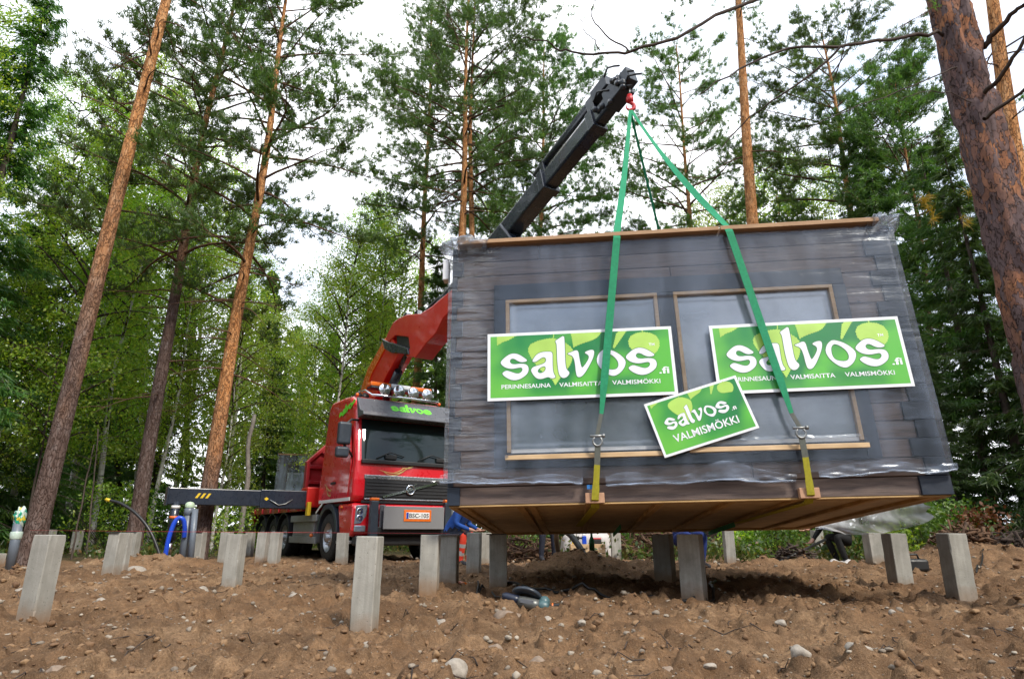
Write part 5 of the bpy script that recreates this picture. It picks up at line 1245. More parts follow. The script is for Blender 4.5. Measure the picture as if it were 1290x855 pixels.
def crane():
    loc = lambda x, y, z: Vector((x, y, z))
    bx('crane_base', (-2.72, 0, 1.25), (.75, 1.5, .75), 'dark_grey', .03); m = MB(); m.lathe([(0, 0), (.36, 0), (.34, .2), (.26, .3), (.25, 1.4), (0, 1.4)], (-2.72, 0, 1.6), (0, 0, 1), 20); m.build('crane_column', M['crane_red'], truck)
    bx('crane_housing', (-2.72, -1.18, 1.36), (.5, .42, .46), 'crane_red', .03); bx('valve_block', (-2.45, -1.34, 1.1), (.16, .08, .3), 'yellow', .01)
    # main boom, knee and outer boom
    plate('main_boom', [(455, 520), (467, 530), (497, 472), (512, 446), (500, 420), (490, 432), (473, 468)], .36, 'crane_red')
    plate('main_boom_edge', [(456, 516), (461, 520), (478, 472), (499, 434), (495, 428), (473, 466)], .42, 'orange', truck, .01)
    a, b = cp(484, 510), cp(514, 440); m = MB(); m.tube([a, a.lerp(b, .62)], .10, 14); m.tube([a.lerp(b, .62), b], .05, 12); m.build('lift_cylinder', M['boom_black'], truck)
    kn = plate('knee_link', [(497, 424), (505, 408), (513, 402), (523, 398), (540, 397), (555, 388), (568, 377), (600, 352), (607, 362), (569, 404), (560, 422), (548, 434), (534, 452), (522, 450), (527, 440), (525, 426), (508, 424), (499, 433)], .40, 'crane_red')
    plate('knee_pin', [(492, 428), (500, 432), (508, 434), (526, 440), (527, 448), (505, 446), (496, 441)], .48, 'boom_black', truck, .02)
    plate('knee_cover', [(507, 424), (526, 425), (526, 440), (508, 436)], .34, 'black_plastic', truck, .01, -.02)
    plate('outer_boom', [(545, 398), (600, 332), (640, 284), (655, 302), (612, 352), (566, 404)], .34, 'boom_black', truck, .03)
    # work lamps and hoses on the knee
    for px, py in ((518, 400), (532, 397)):
        c = cp(px, py) ; m = MB(); m.box(c + NL * .1, (.16, .12, .16)); wl_ = m.build('work_lamp', M['black_plastic'], truck, bev=.02); m = MB(); m.box(c + NL * .1 + Vector((.085, 0, 0)), (.012, .10, .13)); m.build('lens', M['lamp_glass'], wl_, bev=.004)
    m = MB(); m.tube([cp(541, 399) + NL * .1, cp(548, 389) + NL * .12, cp(558, 380) + NL * .12, cp(570, 370) + NL * .1, cp(590, 350)], .05, 8); m.build('hydraulic_hose', M['black_plastic'], truck)
    m = MB(); m.tube([cp(556, 385), cp(563, 374)], .10, 10); m.build('red_cap', M['crane_red'], truck)
    # telescopic sections
    s = [((600, 343), (692, 229), .28, .33), ((690, 231), (752, 154), .23, .27), ((750, 156), (783, 114), .19, .22)]
    for (a, b, w, h) in s: beam('telescopic_boom', cp(*a), cp(*b), w, h, 'boom_black', truck, .03)
    for (q, w, h) in (((690, 231), .31, .37), ((751, 155), .26, .31)):
        c = cp(*q); t = (cp(783, 114) - cp(600, 343)).normalized(); beam('boom_collar', c - t * .07, c + t * .07, w, h, 'boom_black', truck, .01)
    t = (cp(783, 114) - cp(600, 343)).normalized(); up = (NL.cross(t)); up = up if up.z > 0 else -up
    A, B = cp(690, 231), cp(772, 128)
    m = MB(); m.tube([A + up * .40 - t * .25, A + up * .40 + t * 1.6, B + up * .36 - t * .3], .062, 12); m.build('extension_cylinder', M['boom_black'], truck)
    for k in range(3):
        m = MB(); o = up * (.20 + .05 * k) + NL * (.05 - .04 * k); m.tube([A + o - t * .1, B + o - t * .35], .011, 8); m.build('cylinder_rod', M['chrome'], truck)
    bx_ = lambda name, c, d, mat: beam(name, c - t * d[0] / 2, c + t * d[0] / 2, d[1], d[2], mat, truck, .012)
    bx_('cylinder_bracket', A + up * .29, (.12, .12, .30), 'boom_black'); bx_('cylinder_bracket', B + up * .28 - t * .36, (.16, .14, .30), 'boom_black')
    hd = bx_('boom_head', B + up * .02 + t * .12, (.36, .24, .28), 'dark_grey'); bx_('boom_head_top', B + up * .34 - t * .10, (.34, .2, .20), 'dark_grey'); bx_('boom_nose', B + t * .34 + up * .05, (.2, .16, .24), 'dark_grey')
    rg = random.Random(9)
    for k in range(16):
        c = B + t * rg.uniform(-.3, .42) + up * rg.uniform(-.14, .42) + NL * rg.uniform(.06, .13); m = MB()
        if k % 3: m.lathe([(0, 0), (.04, 0), (.045, .03), (.03, .06), (0, .06)], c, NL, 10); m.build('pin', M['boom_black'] if k % 2 else M['dark_grey'], truck)
        else: m.tube([c, c + t * .10 + up * .08, c + t * .22 - up * .03, c + t * .3 - up * .12], .014, 6); m.build('hose', M['black_plastic'], truck)
    hk = TI @ HOOK; m = MB(); m.tube([hk + Vector((0, 0, .30)), hk + Vector((0, 0, .36))], .03, 8); m.bar(hk + Vector((0, 0, .36)), B + t * .42 + up * .0, .06, .08); m.build('hook_hanger', M['dark_grey'], truck)
    # stabiliser arm towards the left with its leg
    beam_ = bx('stabiliser_arm', (-2.70, -2.75, 1.31), (.30, 2.95, .34), 'boom_black', .015); bx('stabiliser_sleeve', (-2.70, -1.75, 1.30), (.36, 1.3, .40), 'boom_black', .015)
    bx('end_plate', (-2.70, -4.235, 1.31), (.34, .03, .38), 'boom_black', .006, None, beam_)
    for k in range(3):
        m = MB(); y = -3.72 + k * .10; m.add([(-2.546, y, 1.28), (-2.546, y + .05, 1.28), (-2.546, y + .11, 1.38), (-2.546, y + .06, 1.38)], [(0, 1, 2, 3)]); m.build('warning_stripe', M['yellow'], beam_)
    for y in (-2.32, -1.30):
        m = MB(); m.add([(-2.516, y, 1.30), (-2.516, y + .05, 1.34), (-2.516, y + .05, 1.26)], [(0, 1, 2)]); m.add([(-2.516, y + .10, 1.30), (-2.516, y + .05, 1.34), (-2.516, y + .05, 1.26)], [(2, 1, 0)]); m.build('warning_stripe', M['yellow'], beam_)
    for s, y in ((-1, -4.05),):
        m = MB(); m.tube([(-2.62, y, 1.20), (-2.62, y, .42)], .085, 14); l = m.build('stabiliser_leg', M['boom_black'], truck); m = MB(); m.tube([(-2.62, y, .42), (-2.62, y, .10)], .05, 12); m.build('leg_rod', M['chrome'], l)
        m = MB(); m.lathe([(0, 0), (.16, 0), (.16, .03), (.05, .08), (0, .08)], (-2.62, y, .02), (0, 0, 1), 18); m.build('foot_plate', M['dark_grey'], l)
        m = MB(); m.lathe([(.087, 0), (.09, .0), (.09, .05), (.087, .05)], (-2.62, y, .86), (0, 0, 1), 14); m.build('orange_band', M['orange'], l); m = MB(); m.lathe([(.087, 0), (.09, .0), (.09, .06), (.087, .06)], (-2.62, y, 1.06), (0, 0, 1), 14); m.build('white_band', M['white_paint'], l)
        m = MB(); m.tube([(-2.50, y + .18, 1.14), (-2.48, y + .20, .95), (-2.52, y + .12, .75), (-2.58, y + .05, .70)], .022, 7); m.tube([(-2.50, y + .25, 1.14), (-2.46, y + .27, .9), (-2.52, y + .14, .66)], .022, 7); m.build('leg_hose', M['black_plastic'], l)
    m = MB(); m.tube([(-2.50, -1.7, 1.3), (-2.50, -1.85, 1.20), (-2.50, -2.0, 1.17), (-2.50, -2.2, 1.28)], .012, 6); m.build('arm_cable', M['shackle'], truck)
crane()

# ------------------------------------------------------------ second wrapped module on a trailer far behind
def trailer():
    p = at_y(343, 655, 26.5); a = R(14)
    root = empty('wrapped_cabin', Matrix.Translation((p.x, p.y, 1.12)) @ Matrix.Rotation(a, 4, 'Z'), None, 'second film wrapped cabin module resting on a trailer far behind the truck bed', 'cabin')
    rg = random.Random(2); module(root, 4.2, 2.6, 2.5, [(.45, 1.4, .95, 1.75)], rg, True, False)
    f = MB(); 
    f.box((.925, -.02, 1.76), (1.05, .05, .05)); f.box((.925, -.02, .94), (1.05, .05, .05)); f.box((.44, -.02, 1.35), (.05, .05, .77)); f.box((1.41, -.02, 1.35), (.05, .05, .77)); w = f.build('window', M['white_plastic'], root)
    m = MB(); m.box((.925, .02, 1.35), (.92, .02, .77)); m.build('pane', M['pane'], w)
    m = MB(); m.box((2.1, -.02, 2.53), (4.24, .12, .06)); m.build('roof_edge_strip', M['card'], root); m = MB(); m.box((2.1, 1.3, 2.5), (4.2, 2.6, .04)); m.build('roof', M['navy'], root)
    xs = np.linspace(-.04, 4.24, 60); zs = np.linspace(.05, 2.55, 40); X, Z = np.meshgrid(xs, zs); Y = -.05 - .02 * vn(X * 3, Z * 5); V = np.stack([X, Y, Z], -1).reshape(-1, 3); i, j = np.meshgrid(np.arange(39), np.arange(59), indexing='ij')
    fast_mesh('film_front', V, np.stack([i*60+j, i*60+j+1, (i+1)*60+j+1, (i+1)*60+j], -1).reshape(-1, 4), M['film_pale'], root, True)
    tr = empty('trailer', Matrix.Translation((p.x, p.y, 0)) @ Matrix.Rotation(a, 4, 'Z'), None, 'low dark trailer carrying the second wrapped module behind the truck', 'trailer')
    m = MB(); m.box((2.2, 1.3, 1.02), (6.0, 2.5, .18)); m.build('bed', M['dark_grey'], tr, bev=.02)
    for x in (.6, 1.8, 3.0):
        for y in (.15, 2.45):
            m = MB(); m.lathe([(.0, -.14), (.3, -.14), (.46, -.14), (.5, -.08), (.5, .08), (.46, .14), (.3, .14), (0, .14)], (x, y, .5), (0, 1, 0), 24); m.build('wheel', M['tyre'], tr)
            m = MB(); m.tube([(x, y, .5), (x, y, .95)], .05, 6); m.build('axle_bracket', M['dark_grey'], tr)
    m = MB(); m.box((-.9, 1.3, .70), (.06, 2.3, .3)); m.build('tail_board', M['black_plastic'], tr)
M['film_pale'] = mat_film('pale_clear_film', (.93, .95, .97), .42)
trailer()

# ------------------------------------------------------------ the rest of the forest
def variants(kind, n, f, args):
    out = []
    for i in range(n):
        root = empty(kind, (0, 0, 0)); f(root, 500 + i * 17 + len(kind), **args[i]); out.append((root, args[i]['H']))
    return out
TREES = [
 # kind, variant, photo x of the trunk, photo y of the tip, depth, label
 ('spruce', 0, -60, -40, 15.0, 'dark spruce cut off by the left edge of the photo, outermost on the left'),
 ('spruce', 1, 8, 190, 18.0, 'dark spruce behind the grey pipe wrapped in a plastic bag'),
 ('spruce', 2, 95, 300, 20.0, 'dense spruce right behind the lower half of the long leaning orange trunk'),
 ('birch', 3, -190, -160, 14.0, 'near birch hanging its leaves into the top left corner of the photo'),
 ('birch', 3, 128, 78, 22.0, 'tall leafy birch between the leaning orange trunk and the left sky gap'),
 ('birch', 2, 205, 225, 23.0, 'birch filling the gap between the leaning orange trunk and the dark pine trunk'),
 ('birch', 0, 250, 190, 27.0, 'pale birch seen between the dark pine trunk and the orange pine by the truck'),
 ('spruce', 0, 150, 380, 24.0, 'short spruce low between the two leftmost pine trunks'),
 ('spruce', 1, 222, 330, 25.0, 'narrow spruce low behind the dark pine trunk'),
 ('birch', 1, 312, 300, 25.0, 'birch over the black stabiliser arm right of the orange pine trunk'),
 ('spruce', 2, 352, 400, 29.0, 'small spruce above the second wrapped module'),
 ('birch', 2, 345, 385, 33.0, 'low birch in the gap of sky left of the truck cab'),
 ('birch', 0, 418, 338, 30.0, 'low sunlit birch directly above the truck cab roof'),
 ('birch', 1, 458, 250, 27.0, 'bright yellow green birch rising behind the roof lamps of the truck'),
 ('birch', 2, 500, 300, 31.0, 'green birch behind the red crane knee'),
 ('spruce', 1, 552, 300, 23.0, 'dark spruce squeezed between the red crane arm and the cabin corner'),
 ('birch', 1, 628, 250, 30.0, 'birch crown showing above the roof left of the black crane boom'),
 ('spruce', 2, 700, 330, 32.0, 'spruce hidden behind the cabin under the boom'),
 ('spruce', 0, 800, 330, 30.0, 'spruce hidden behind the cabin under the hook'),
 ('birch', 0, 905, 235, 30.0, 'birch peeping over the roof beside the bare orange trunk'),
 ('birch', 2, 1000, 215, 28.0, 'birch behind the roof between the bare trunk and the spreading pine'),
 ('birch', 1, 1055, 190, 26.0, 'birch behind the trunk of the spreading pine'),
 ('spruce', 0, 1102, 215, 19.0, 'dark spruce touching the right roof corner of the cabin'),
 ('spruce', 1, 1150, 130, 16.0, 'tall dark spruce in the middle of the gap right of the cabin'),
 ('spruce', 2, 1204, 175, 14.0, 'full dark spruce left of the big flaking pine trunk'),
 ('spruce', 0, 1252, 150, 13.0, 'spruce behind the big flaking pine trunk'),
 ('spruce', 1, 1335, 140, 12.0, 'spruce at the right edge of the photo beyond the flaking trunk'),
 ('spruce', 2, 1165, 420, 13.5, 'young spruce beside the lower right edge of the cabin wall'),
 ('birch', 0, 1128, 380, 17.0, 'thin birch sapling right against the cabin right edge'),
 ('spruce', 0, 870, 340, 34.0, 'spruce hidden behind the right half of the cabin'),
 ('spruce', 1, 55, 430, 26.0, 'low far spruce left of the foot of the leaning orange trunk'),
 ('birch', 3, 60, 110, 19.0, 'birch with hanging twigs behind the outermost left spruces'),
 ('spruce', 1, 168, 260, 28.0, 'slim spruce right of the long leaning orange trunk'),
 ('birch', 1, 395, 380, 29.0, 'birch crown low between the orange pine and the truck cab roof'),
 ('birch', 2, 440, 300, 24.0, 'leafy yellow green birch just left of the roof lamps of the truck'),
 ('birch', 0, 478, 270, 26.0, 'dense yellow green birch between the truck cab and the red crane knee'),
 ('birch', 2, 90, 180, 17.0, 'bushy birch directly left of the long leaning orange trunk'),
 ('birch', 0, 160, 200, 19.5, 'bushy birch directly right of the long leaning orange trunk'),
 ('birch', 1, 225, 300, 21.0, 'leafy birch low between the dark pine trunk and the orange pine'),
 ('birch', 2, 300, 380, 22.0, 'leafy low birch behind the grey broken dead trunk'),
 ('birch', 0, 20, 330, 17.0, 'low birch at the left edge behind the bagged grey pipe'),
 ('birch', 0, 385, 420, 38.0, 'far birch low behind the red headboard of the truck'),
]
def forest():
    sp = variants('spruce_tree', 3, spruce_parts, [dict(H=15, r0=.16, Lmax=2.3), dict(H=13, r0=.14, Lmax=1.9, nw=40), dict(H=14, r0=.16, Lmax=2.7, nw=40)])
    bi = variants('birch_tree', 4, birch_parts, [dict(H=15, r0=.11), dict(H=16, r0=.12, Lmax=2.1, nb=52), dict(H=13, r0=.09, Lmax=2.5, nb=44), dict(H=21, r0=.14, Lmax=3.2, nb=70, tw=13, m=16, size=.08)])
    used = set(); rg = random.Random(6)
    for kind, v, px, tipy, Y, lab in TREES:
        proto, H0 = (sp if kind == 'spruce' else bi)[v]; k = (427.5 - tipy) / F; zt = CAMZ + Y * (SP + k * CP) / (CP - k * SP)
        # the photo x is read at mid height of the frame
        p = at_y(px, max(tipy, 430), Y); z = float(gz(p.x, Y)); s = (zt - z) / H0
        o = proto if (kind, v) not in used else copy_tree(proto); used.add((kind, v))
        o.location = (p.x, Y, z); w = (.75 + .25 / s) if s > 1.25 else 1; o.scale = (s * w, s * w, s); o.rotation_euler = (R(rg.uniform(-1.5, 1.5)), R(rg.uniform(-1.5, 1.5)), rg.uniform(0, 6.28))
        tag(o, lab, kind, 'trees of the forest edge')
forest()
def snag(name, px0, py0, px1, py1, Y, r0, r1, mat, label, cat='dead tree'):
    a = at_y(px0, py0, Y); b = at_y(px1, py1, Y); z = float(gz(a.x, Y)); t = (b - a).normalized(); a = a + t * ((z - .2 - a.z) / t.z)
    root = empty(name, a, None, label, cat, 'thin bare stems at the forest edge'); L = (b - a)
    m = MB(); rg = random.Random(int(px0)); n = 12
    m.tube([L * (i / n) + Vector((rg.uniform(-1, 1), rg.uniform(-1, 1), 0)) * r0 * .6 for i in range(n + 1)], [r0 + (r1 - r0) * i / n for i in range(n + 1)], 8); m.build('trunk', M[mat], root)
    T = TreeB(int(px0))
    for k in range(10):
        q = np.array(tuple(L * rg.uniform(.45, 1))); T.tube(branch_curve(q, rg.uniform(0, 6.28), rg.uniform(.2, .9), .5, .3, .1, T.rg, 5), np.linspace(.008, .002, 5), 3)
    T.limbs('branches', M['twig'], root)
snag('dead_trunk', 305, 655, 318, 522, 19, .085, .06, 'grey_bark', 'grey broken dead trunk standing left of the second wrapped module')
snag('sapling', 38, 640, 78, 430, 17, .035, .02, 'spruce_bark', 'thin brown stem left of the leaning orange trunk foot', 'sapling')
snag('sapling', 100, 650, 118, 560, 15, .022, .012, 'spruce_bark', 'thin stem left of the close pair of piers', 'sapling')
snag('sapling', 113, 660, 124, 540, 15.5, .02, .012, 'spruce_bark', 'second thin stem just right of another near the close pair of piers', 'sapling')
snag('bare_trunk', 148, 640, 160, 330, 25, .13, .07, 'twig', 'dark bare trunk deep in the wood between the two leftmost pines', 'dead tree')
snag('bare_trunk', 232, 640, 246, 330, 27, .15, .08, 'twig', 'dark bare trunk deep in the wood right of the dark pine', 'dead tree')
snag('birch_tree', 172, 600, 190, 380, 24, .10, .06, 'birch_bark', 'white spotted birch stem between the two leftmost pines', 'birch')

def far_wood():
    """the unbroken wood all around, read as one mass"""
    rg = np.random.RandomState(31); V = []; Vt = []; Ft = []; nt = 0
    n = 210; ang = np.sort(rg.uniform(0, 2 * np.pi, n))
    Q = []
    for i, a in enumerate(ang):
        front = abs((a + math.pi) % (2 * math.pi) - math.pi) < R(50)
        r = rg.uniform(36, 62) if front else rg.uniform(22, 46); r = max(r, rg.uniform(36, 50)) if abs(a - SUN_AZ) < R(32) else r; x, y = r * math.sin(a), r * math.cos(a); H = rg.uniform(12, 19) if front else rg.uniform(13, 20)
        z0 = float(gz(x, y, False)); m = 1500 if front else 1300
        t = rg.rand(m) ** .8; con = rg.rand() < .6; wd = (1 - t) ** .8 * 2.4 + .15 if con else np.sin(np.pi * np.clip(t * .85 + .1, 0, 1)) * 2.4
        th = rg.uniform(0, 6.28, m); rr = wd * np.sqrt(rg.rand(m)); P = np.stack([x + rr * np.cos(th), y + rr * np.sin(th), z0 + .3 + t * H], -1)
        Q.append(P)
    C = np.vstack(Q); m = len(C); d = rg.normal(size=(m, 3)); d[:, 2] -= .6; d /= np.linalg.norm(d, axis=1)[:, None]; s = np.cross(d, rg.normal(size=(m, 3))); s /= np.linalg.norm(s, axis=1)[:, None]
    L = rg.uniform(.3, .65, m)[:, None]; P = np.stack([C - s * L * .3, C + s * L * .3, C + d * L], 1).reshape(-1, 3)
    tag(fast_mesh('far_wood', P, np.arange(m * 3).reshape(-1, 3), M['spruce']), kind='stuff')
far_wood()
def undergrowth():
    rg = np.random.RandomState(8); n = 9000; r = 13.5 + 28 * rg.rand(n) ** 1.4; a = rg.uniform(-R(48), R(48), n); x, y = r * np.sin(a), r * np.cos(a)
    keep = np.ones(n, bool)
    tx = (x + 2.13) * .62 - (y - 13.9) * .785; ty = (x + 2.13) * .785 + (y - 13.9) * .62   # truck space
    keep &= ~((tx < 1.5) & (tx > -10) & (np.abs(ty) < 2.6)); keep &= ~((x < 1) & (r < 16.5)); keep &= vn(x * .7, y * .7) > .28
    keep &= ~((x > 5.5) & (r < 14.5)) | (rg.rand(n) < .8)
    x, y = x[keep], y[keep]; T = TreeB(9); z = gz(x, y); h = .12 + .45 * vn(x * .5 + 3, y * .5) ** 1.5
    for i in range(len(x)): T.tuft(np.array([x[i], y[i], z[i] + h[i] * .5]), np.zeros(3), .2)
    o = T.leaves('undergrowth', M['moss'], None, m=9, size=.085, spread=.17); tag(o, kind='stuff')
    T = TreeB(10); 
    for i in range(0, len(x), 3): T.tuft(np.array([x[i], y[i], z[i]]), np.array([0, 0, 1.2]), .3)
    o = T.needles('forest_grass', M['moss'], None, m=9, w=.006, spread=.5); tag(o, kind='stuff')
undergrowth()
def bush(px, py, Y, h, w, mat, label, seed, n=160):
    p = at_y(px, py, Y); z = float(gz(p.x, Y)); root = empty('bush', (p.x, Y, z), None, label, 'bush', 'bushes along the forest edge'); T = TreeB(seed); rg = T.rg
    for k in range(14):
        L = h * rg.uniform(.6, 1.1); az = rg.uniform(0, 6.28); B = branch_curve(np.array([rg.normal() * .08, rg.normal() * .08, -.05]), az, w * rg.uniform(.2, .6), h / w * 1.6, .2, 0, rg, 6); T.tube(B, np.linspace(.012, .003, 6), 4)
    T.limbs('stems', M['twig'], root)
    for k in range(n):
        u = rg.rand() ** .7; a = rg.uniform(0, 6.28); rr = w * .5 * math.sqrt(rg.rand()) * (1.1 - .5 * u); T.tuft(np.array([rr * math.cos(a), rr * math.sin(a), h * (.08 + .92 * u)]), np.zeros(3), .2)
    T.leaves('foliage', M[mat], root, m=9, size=.065, spread=.11)
M['rust'] = mat_leaf('rusty_bracken', [(.12, .05, .02), (.20, .08, .025), (.26, .13, .04)], .25)
bush(1150, 640, 12.0, 1.0, 1.3, 'green', 'light green leafy bush under the right end of the cabin', 61, 190)
bush(1195, 640, 12.8, 1.1, 1.5, 'green', 'leafy bush in front of the spruces right of the cabin', 62)
bush(1122, 660, 11.6, .55, .8, 'birch', 'yellow green low bush behind the second pier from the right', 63, 90)
bush(1232, 640, 12.2, .9, 1.2, 'rust', 'rusty brown bracken bush behind the root heap on the right', 64, 110)
bush(985, 680, 15.0, .75, 1.8, 'green', 'green bush left of the crouching person in black', 65, 200)
bush(938, 680, 15.6, .7, 1.5, 'birch', 'yellowish bush behind the dark pier under the cabin', 66, 150)
bush(1085, 680, 15.0, .7, 1.6, 'green', 'green bush right of the crouching person in black', 67, 180)
bush(420, 640, 26.0, 2.2, 3.2, 'birch', 'yellow green bush far behind the truck cab', 68, 240)
bush(150, 620, 18.0, 1.9, 2.4, 'birch', 'yellow leaved bush above the curved black hose', 69, 190)
bush(285, 650, 19.0, 1.6, 2.4, 'birch', 'light green bush under the black stabiliser arm', 70, 200)
bush(100, 640, 19.0, 2.0, 2.6, 'green', 'dark leafy bush right of the leaning pine foot', 71, 200)
bush(205, 640, 20.0, 1.8, 2.6, 'green', 'leafy bush behind the blue pipe', 72, 200)
bush(335, 640, 24.0, 1.8, 2.6, 'green', 'leafy bush left of the second wrapped module', 73, 200)
bush(650, 690, 16.5, .9, 1.6, 'green', 'green bush behind the brushwood under the left half of the cabin', 74, 140)
bush(810, 690, 16.5, .8, 1.8, 'green', 'green bush behind the brushwood right of the white tarp', 75, 140)
def brush(px, py, Y, w, h, n, label, seed, mat='twig'):
    p = at_y(px, py, Y); z = float(gz(p.x, Y)); rg = random.Random(seed); m = MB()
    for k in range(n):
        u = rg.random(); a = rg.uniform(0, 6.28); rr = w * .5 * math.sqrt(rg.random()); c = Vector((rr * math.cos(a), rr * .6 * math.sin(a), h * u * (1 - (rr / (w * .5)) ** 2 * .7))); t = Vector((rg.gauss(0, 1), rg.gauss(0, .8), rg.gauss(0, .45))).normalized(); L = rg.uniform(.15, .5) * w * .5
        b = Vector((rg.gauss(0, 1), rg.gauss(0, 1), rg.gauss(0, .6))) * L * .15; r = rg.choice([.008, .012, .018, .03])
        m.tube([c - t * L, c - t * L * .3 + b, c + t * L * .4 - b * .5, c + t * L], [r, r * .9, r * .7, r * .3], 5)
    o = m.build('brush_pile', M[mat]); o.location = (p.x, Y, z); tag(o, label, 'brush pile', 'heaps of roots and brushwood')
brush(665, 690, 14.8, 1.5, .55, 150, 'brown brushwood heap left of the dark trouser legs under the cabin', 1, 'limb')
brush(815, 690, 14.5, 1.9, .65, 170, 'brushwood heap right of the white tarp under the cabin', 2, 'limb')
brush(1262, 660, 10.8, 1.5, .55, 240, 'dark root heap at the right edge beside the rightmost pier', 3, 'twig')
brush(1215, 690, 10.2, .9, .3, 90, 'low pile of roots directly behind the rightmost pier', 4, 'limb')
brush(1000, 700, 11.4, .7, .25, 70, 'clump of torn roots left of the crouching person in black', 5, 'twig')

# ------------------------------------------------------------ pipes, hoses, tools
def curve3(P, n=3):
    P = [Vector(p) for p in P]
    for _ in range(n):
        Q = [P[0]]
        for a, b in zip(P[:-1], P[1:]): Q += [a.lerp(b, .25), a.lerp(b, .75)]
        P = Q + [P[-1]]
    return P
M['pvc'] = plain('grey_pvc', (.13, .155, .19), .4, 0, .15, 6); M['blue_pipe'] = plain('blue_plastic_pipe', (.015, .07, .55), .3, 0, .15, 6); M['hose'] = plain('black_hose', (.014, .015, .016), .4, 0, .2)
M['yellow_cap'] = plain('yellow_cap', (.75, .55, .04), .4); M['pale_cap'] = plain('pale_green_cap', (.55, .70, .50), .5); M['bag'] = plain('plastic_bag_print', (.55, .68, .60), .35, 0, .3, 7, .3); M['bag_green'] = plain('bag_green', (.02, .35, .22), .4, 0, .5, 14); M['bag_yellow'] = plain('bag_yellow', (.65, .5, .05), .4, 0, .2)
def pipe(name, pts, r, mat, label, cat, group=None, n=14, hollow=True):
    o = Vector(pts[0]); root = empty(name, o, None, label, cat, group); P = [Vector(p) - o for p in pts]
    m = MB(); m.tube(P, r, n); m.build('tube', M[mat], root); return root, P
def seg(px0, py0, px1, py1, Y, Y2=None): return [at_y(px0, py0, Y), at_y(px1, py1, Y2 or Y)]
r_, P = pipe('plastic_pipe', seg(228, 716, 239, 638, 13.0), .075, 'pvc', 'left upright grey plastic pipe with a pale green cap beside the blue pipe', 'pipe', 'grey plastic drain pipes')
m = MB(); t = (P[1] - P[0]).normalized(); m.lathe([(.078, -.02), (.086, 0), (.086, .05), (.06, .085), (0, .10)], P[1], t, 16); m.build('cap', M['pale_cap'], r_)
m = MB(); m.lathe([(.076, -.16), (.09, -.15), (.09, -.04), (.076, -.03)], P[1], t, 16); m.build('socket', M['pvc'], r_)
r_, P = pipe('plastic_pipe', seg(239, 716, 246, 641, 12.9), .058, 'pvc', 'right thinner upright grey plastic pipe touching the capped one', 'pipe', 'grey plastic drain pipes')
r_, P = pipe('plastic_pipe', seg(12, 718, 24, 655, 11.0), .07, 'pvc', 'leaning grey plastic pipe with a printed plastic bag taped over its top', 'pipe', 'grey plastic drain pipes')
def bag():
    t = (P[1] - P[0]).normalized(); bv, bf = ico(3); n = vn(bv[:, 0] * 3 + 4, bv[:, 1] * 3 + bv[:, 2] * 4) - .5; V = bv * (1 + .6 * n)[:, None] * np.array([.085, .08, .18]); c = P[1] + t * .02
    mi = (vn(bv[bf[:, 0], 0] * 2.2 + 9, bv[bf[:, 0], 2] * 2.5 + bv[bf[:, 0], 1]) > .56).astype(int) + (vn(bv[bf[:, 0], 0] * 3 + 2, bv[bf[:, 0], 2] * 3 + 31) > .72).astype(int)
    V = V + np.array(tuple(c)); fast_mesh('plastic_bag', V, bf, [M['bag'], M['bag_green'], M['bag_yellow']], r_, False, np.minimum(mi, 2))
    m = MB(); m.lathe([(.075, -.30), (.085, -.28), (.088, -.2), (.08, -.18)], P[1], t, 14); m.build('tape', M['bag'], r_)
bag()
pipe('water_pipe', curve3([at_y(206, 716, 12.7), at_y(208, 700, 12.7), at_y(213, 674, 12.7), at_y(222, 652, 12.75), at_y(231, 652, 12.8), at_y(233, 664, 12.85), at_y(232, 676, 12.9)]), .042, 'blue_pipe', 'bright blue plastic pipe bending over at its top beside the grey pipes', 'pipe')
r_, P = pipe('cable_duct', curve3([at_y(205, 716, 12.5), at_y(202, 700, 12.5), at_y(190, 668, 12.5), at_y(172, 646, 12.5), at_y(152, 633, 12.5), at_y(139, 630, 12.5)]), .028, 'hose', 'black curved hose with a yellow end rising from the ground by the blue pipe', 'hose')
m = MB(); m.tube([P[-1], P[-1] + (P[-1] - P[-2]).normalized() * .09], .032, 10); m.build('end_cap', M['yellow_cap'], r_)
M['string'] = plain('red_string', (.55, .05, .06), .7)
a = at_y(38, 667.5, 11.0); b = at_y(566, 671.5, 7.3); m = MB(); m.tube([(0, 0, 0), (b - a) * .5 + Vector((0, 0, -.004)), b - a], .0022, 5); o = m.build('mason_line', M['string']); o.location = a; tag(o, 'thin red string line stretched level along the tops of the piers', 'string')
# cables on the ground
def ground_cable(name, pix, r, label, up=.03):
    pts = []
    P = [gp(*q) for q in pix]; Q = curve3(P, 2); Q = [Vector((q.x, q.y, float(gz(q.x, q.y)) + up)) for q in Q]; o = Q[0].copy()
    m = MB(); m.tube([q - o for q in Q], r, 7); e = empty(name, o, None, label, 'cable'); m.build('cord', M['hose'], e); return e, [q - o for q in Q]
e, P = ground_cable('power_cord', [(583, 737), (596, 738), (606, 745), (598, 750), (612, 745), (626, 750), (641, 762)], .010, 'short black power cord with an orange plug running to the angle grinder')
m = MB(); m.lathe([(.008, -.05), (.02, -.04), (.026, 0), (.026, .06), (.016, .09), (0, .09)], P[0], (-1, .1, .15), 12); m.build('plug', M['orange_plug'] if 'orange_plug' in M else M['orange'], e)
ground_cable('extension_cable', [(634, 736), (660, 741), (686, 748), (706, 747), (730, 750), (760, 750), (800, 751), (826, 752), (845, 756), (880, 757), (898, 755), (900, 747), (892, 741), (902, 733)], .014, 'long black extension cable snaking over the dirt to the double width pier')
ground_cable('thin_cable', [(1230, 722), (1245, 716), (1254, 706), (1260, 694), (1266, 690)], .010, 'thin grey cable rising over the root heap behind the rightmost pier')
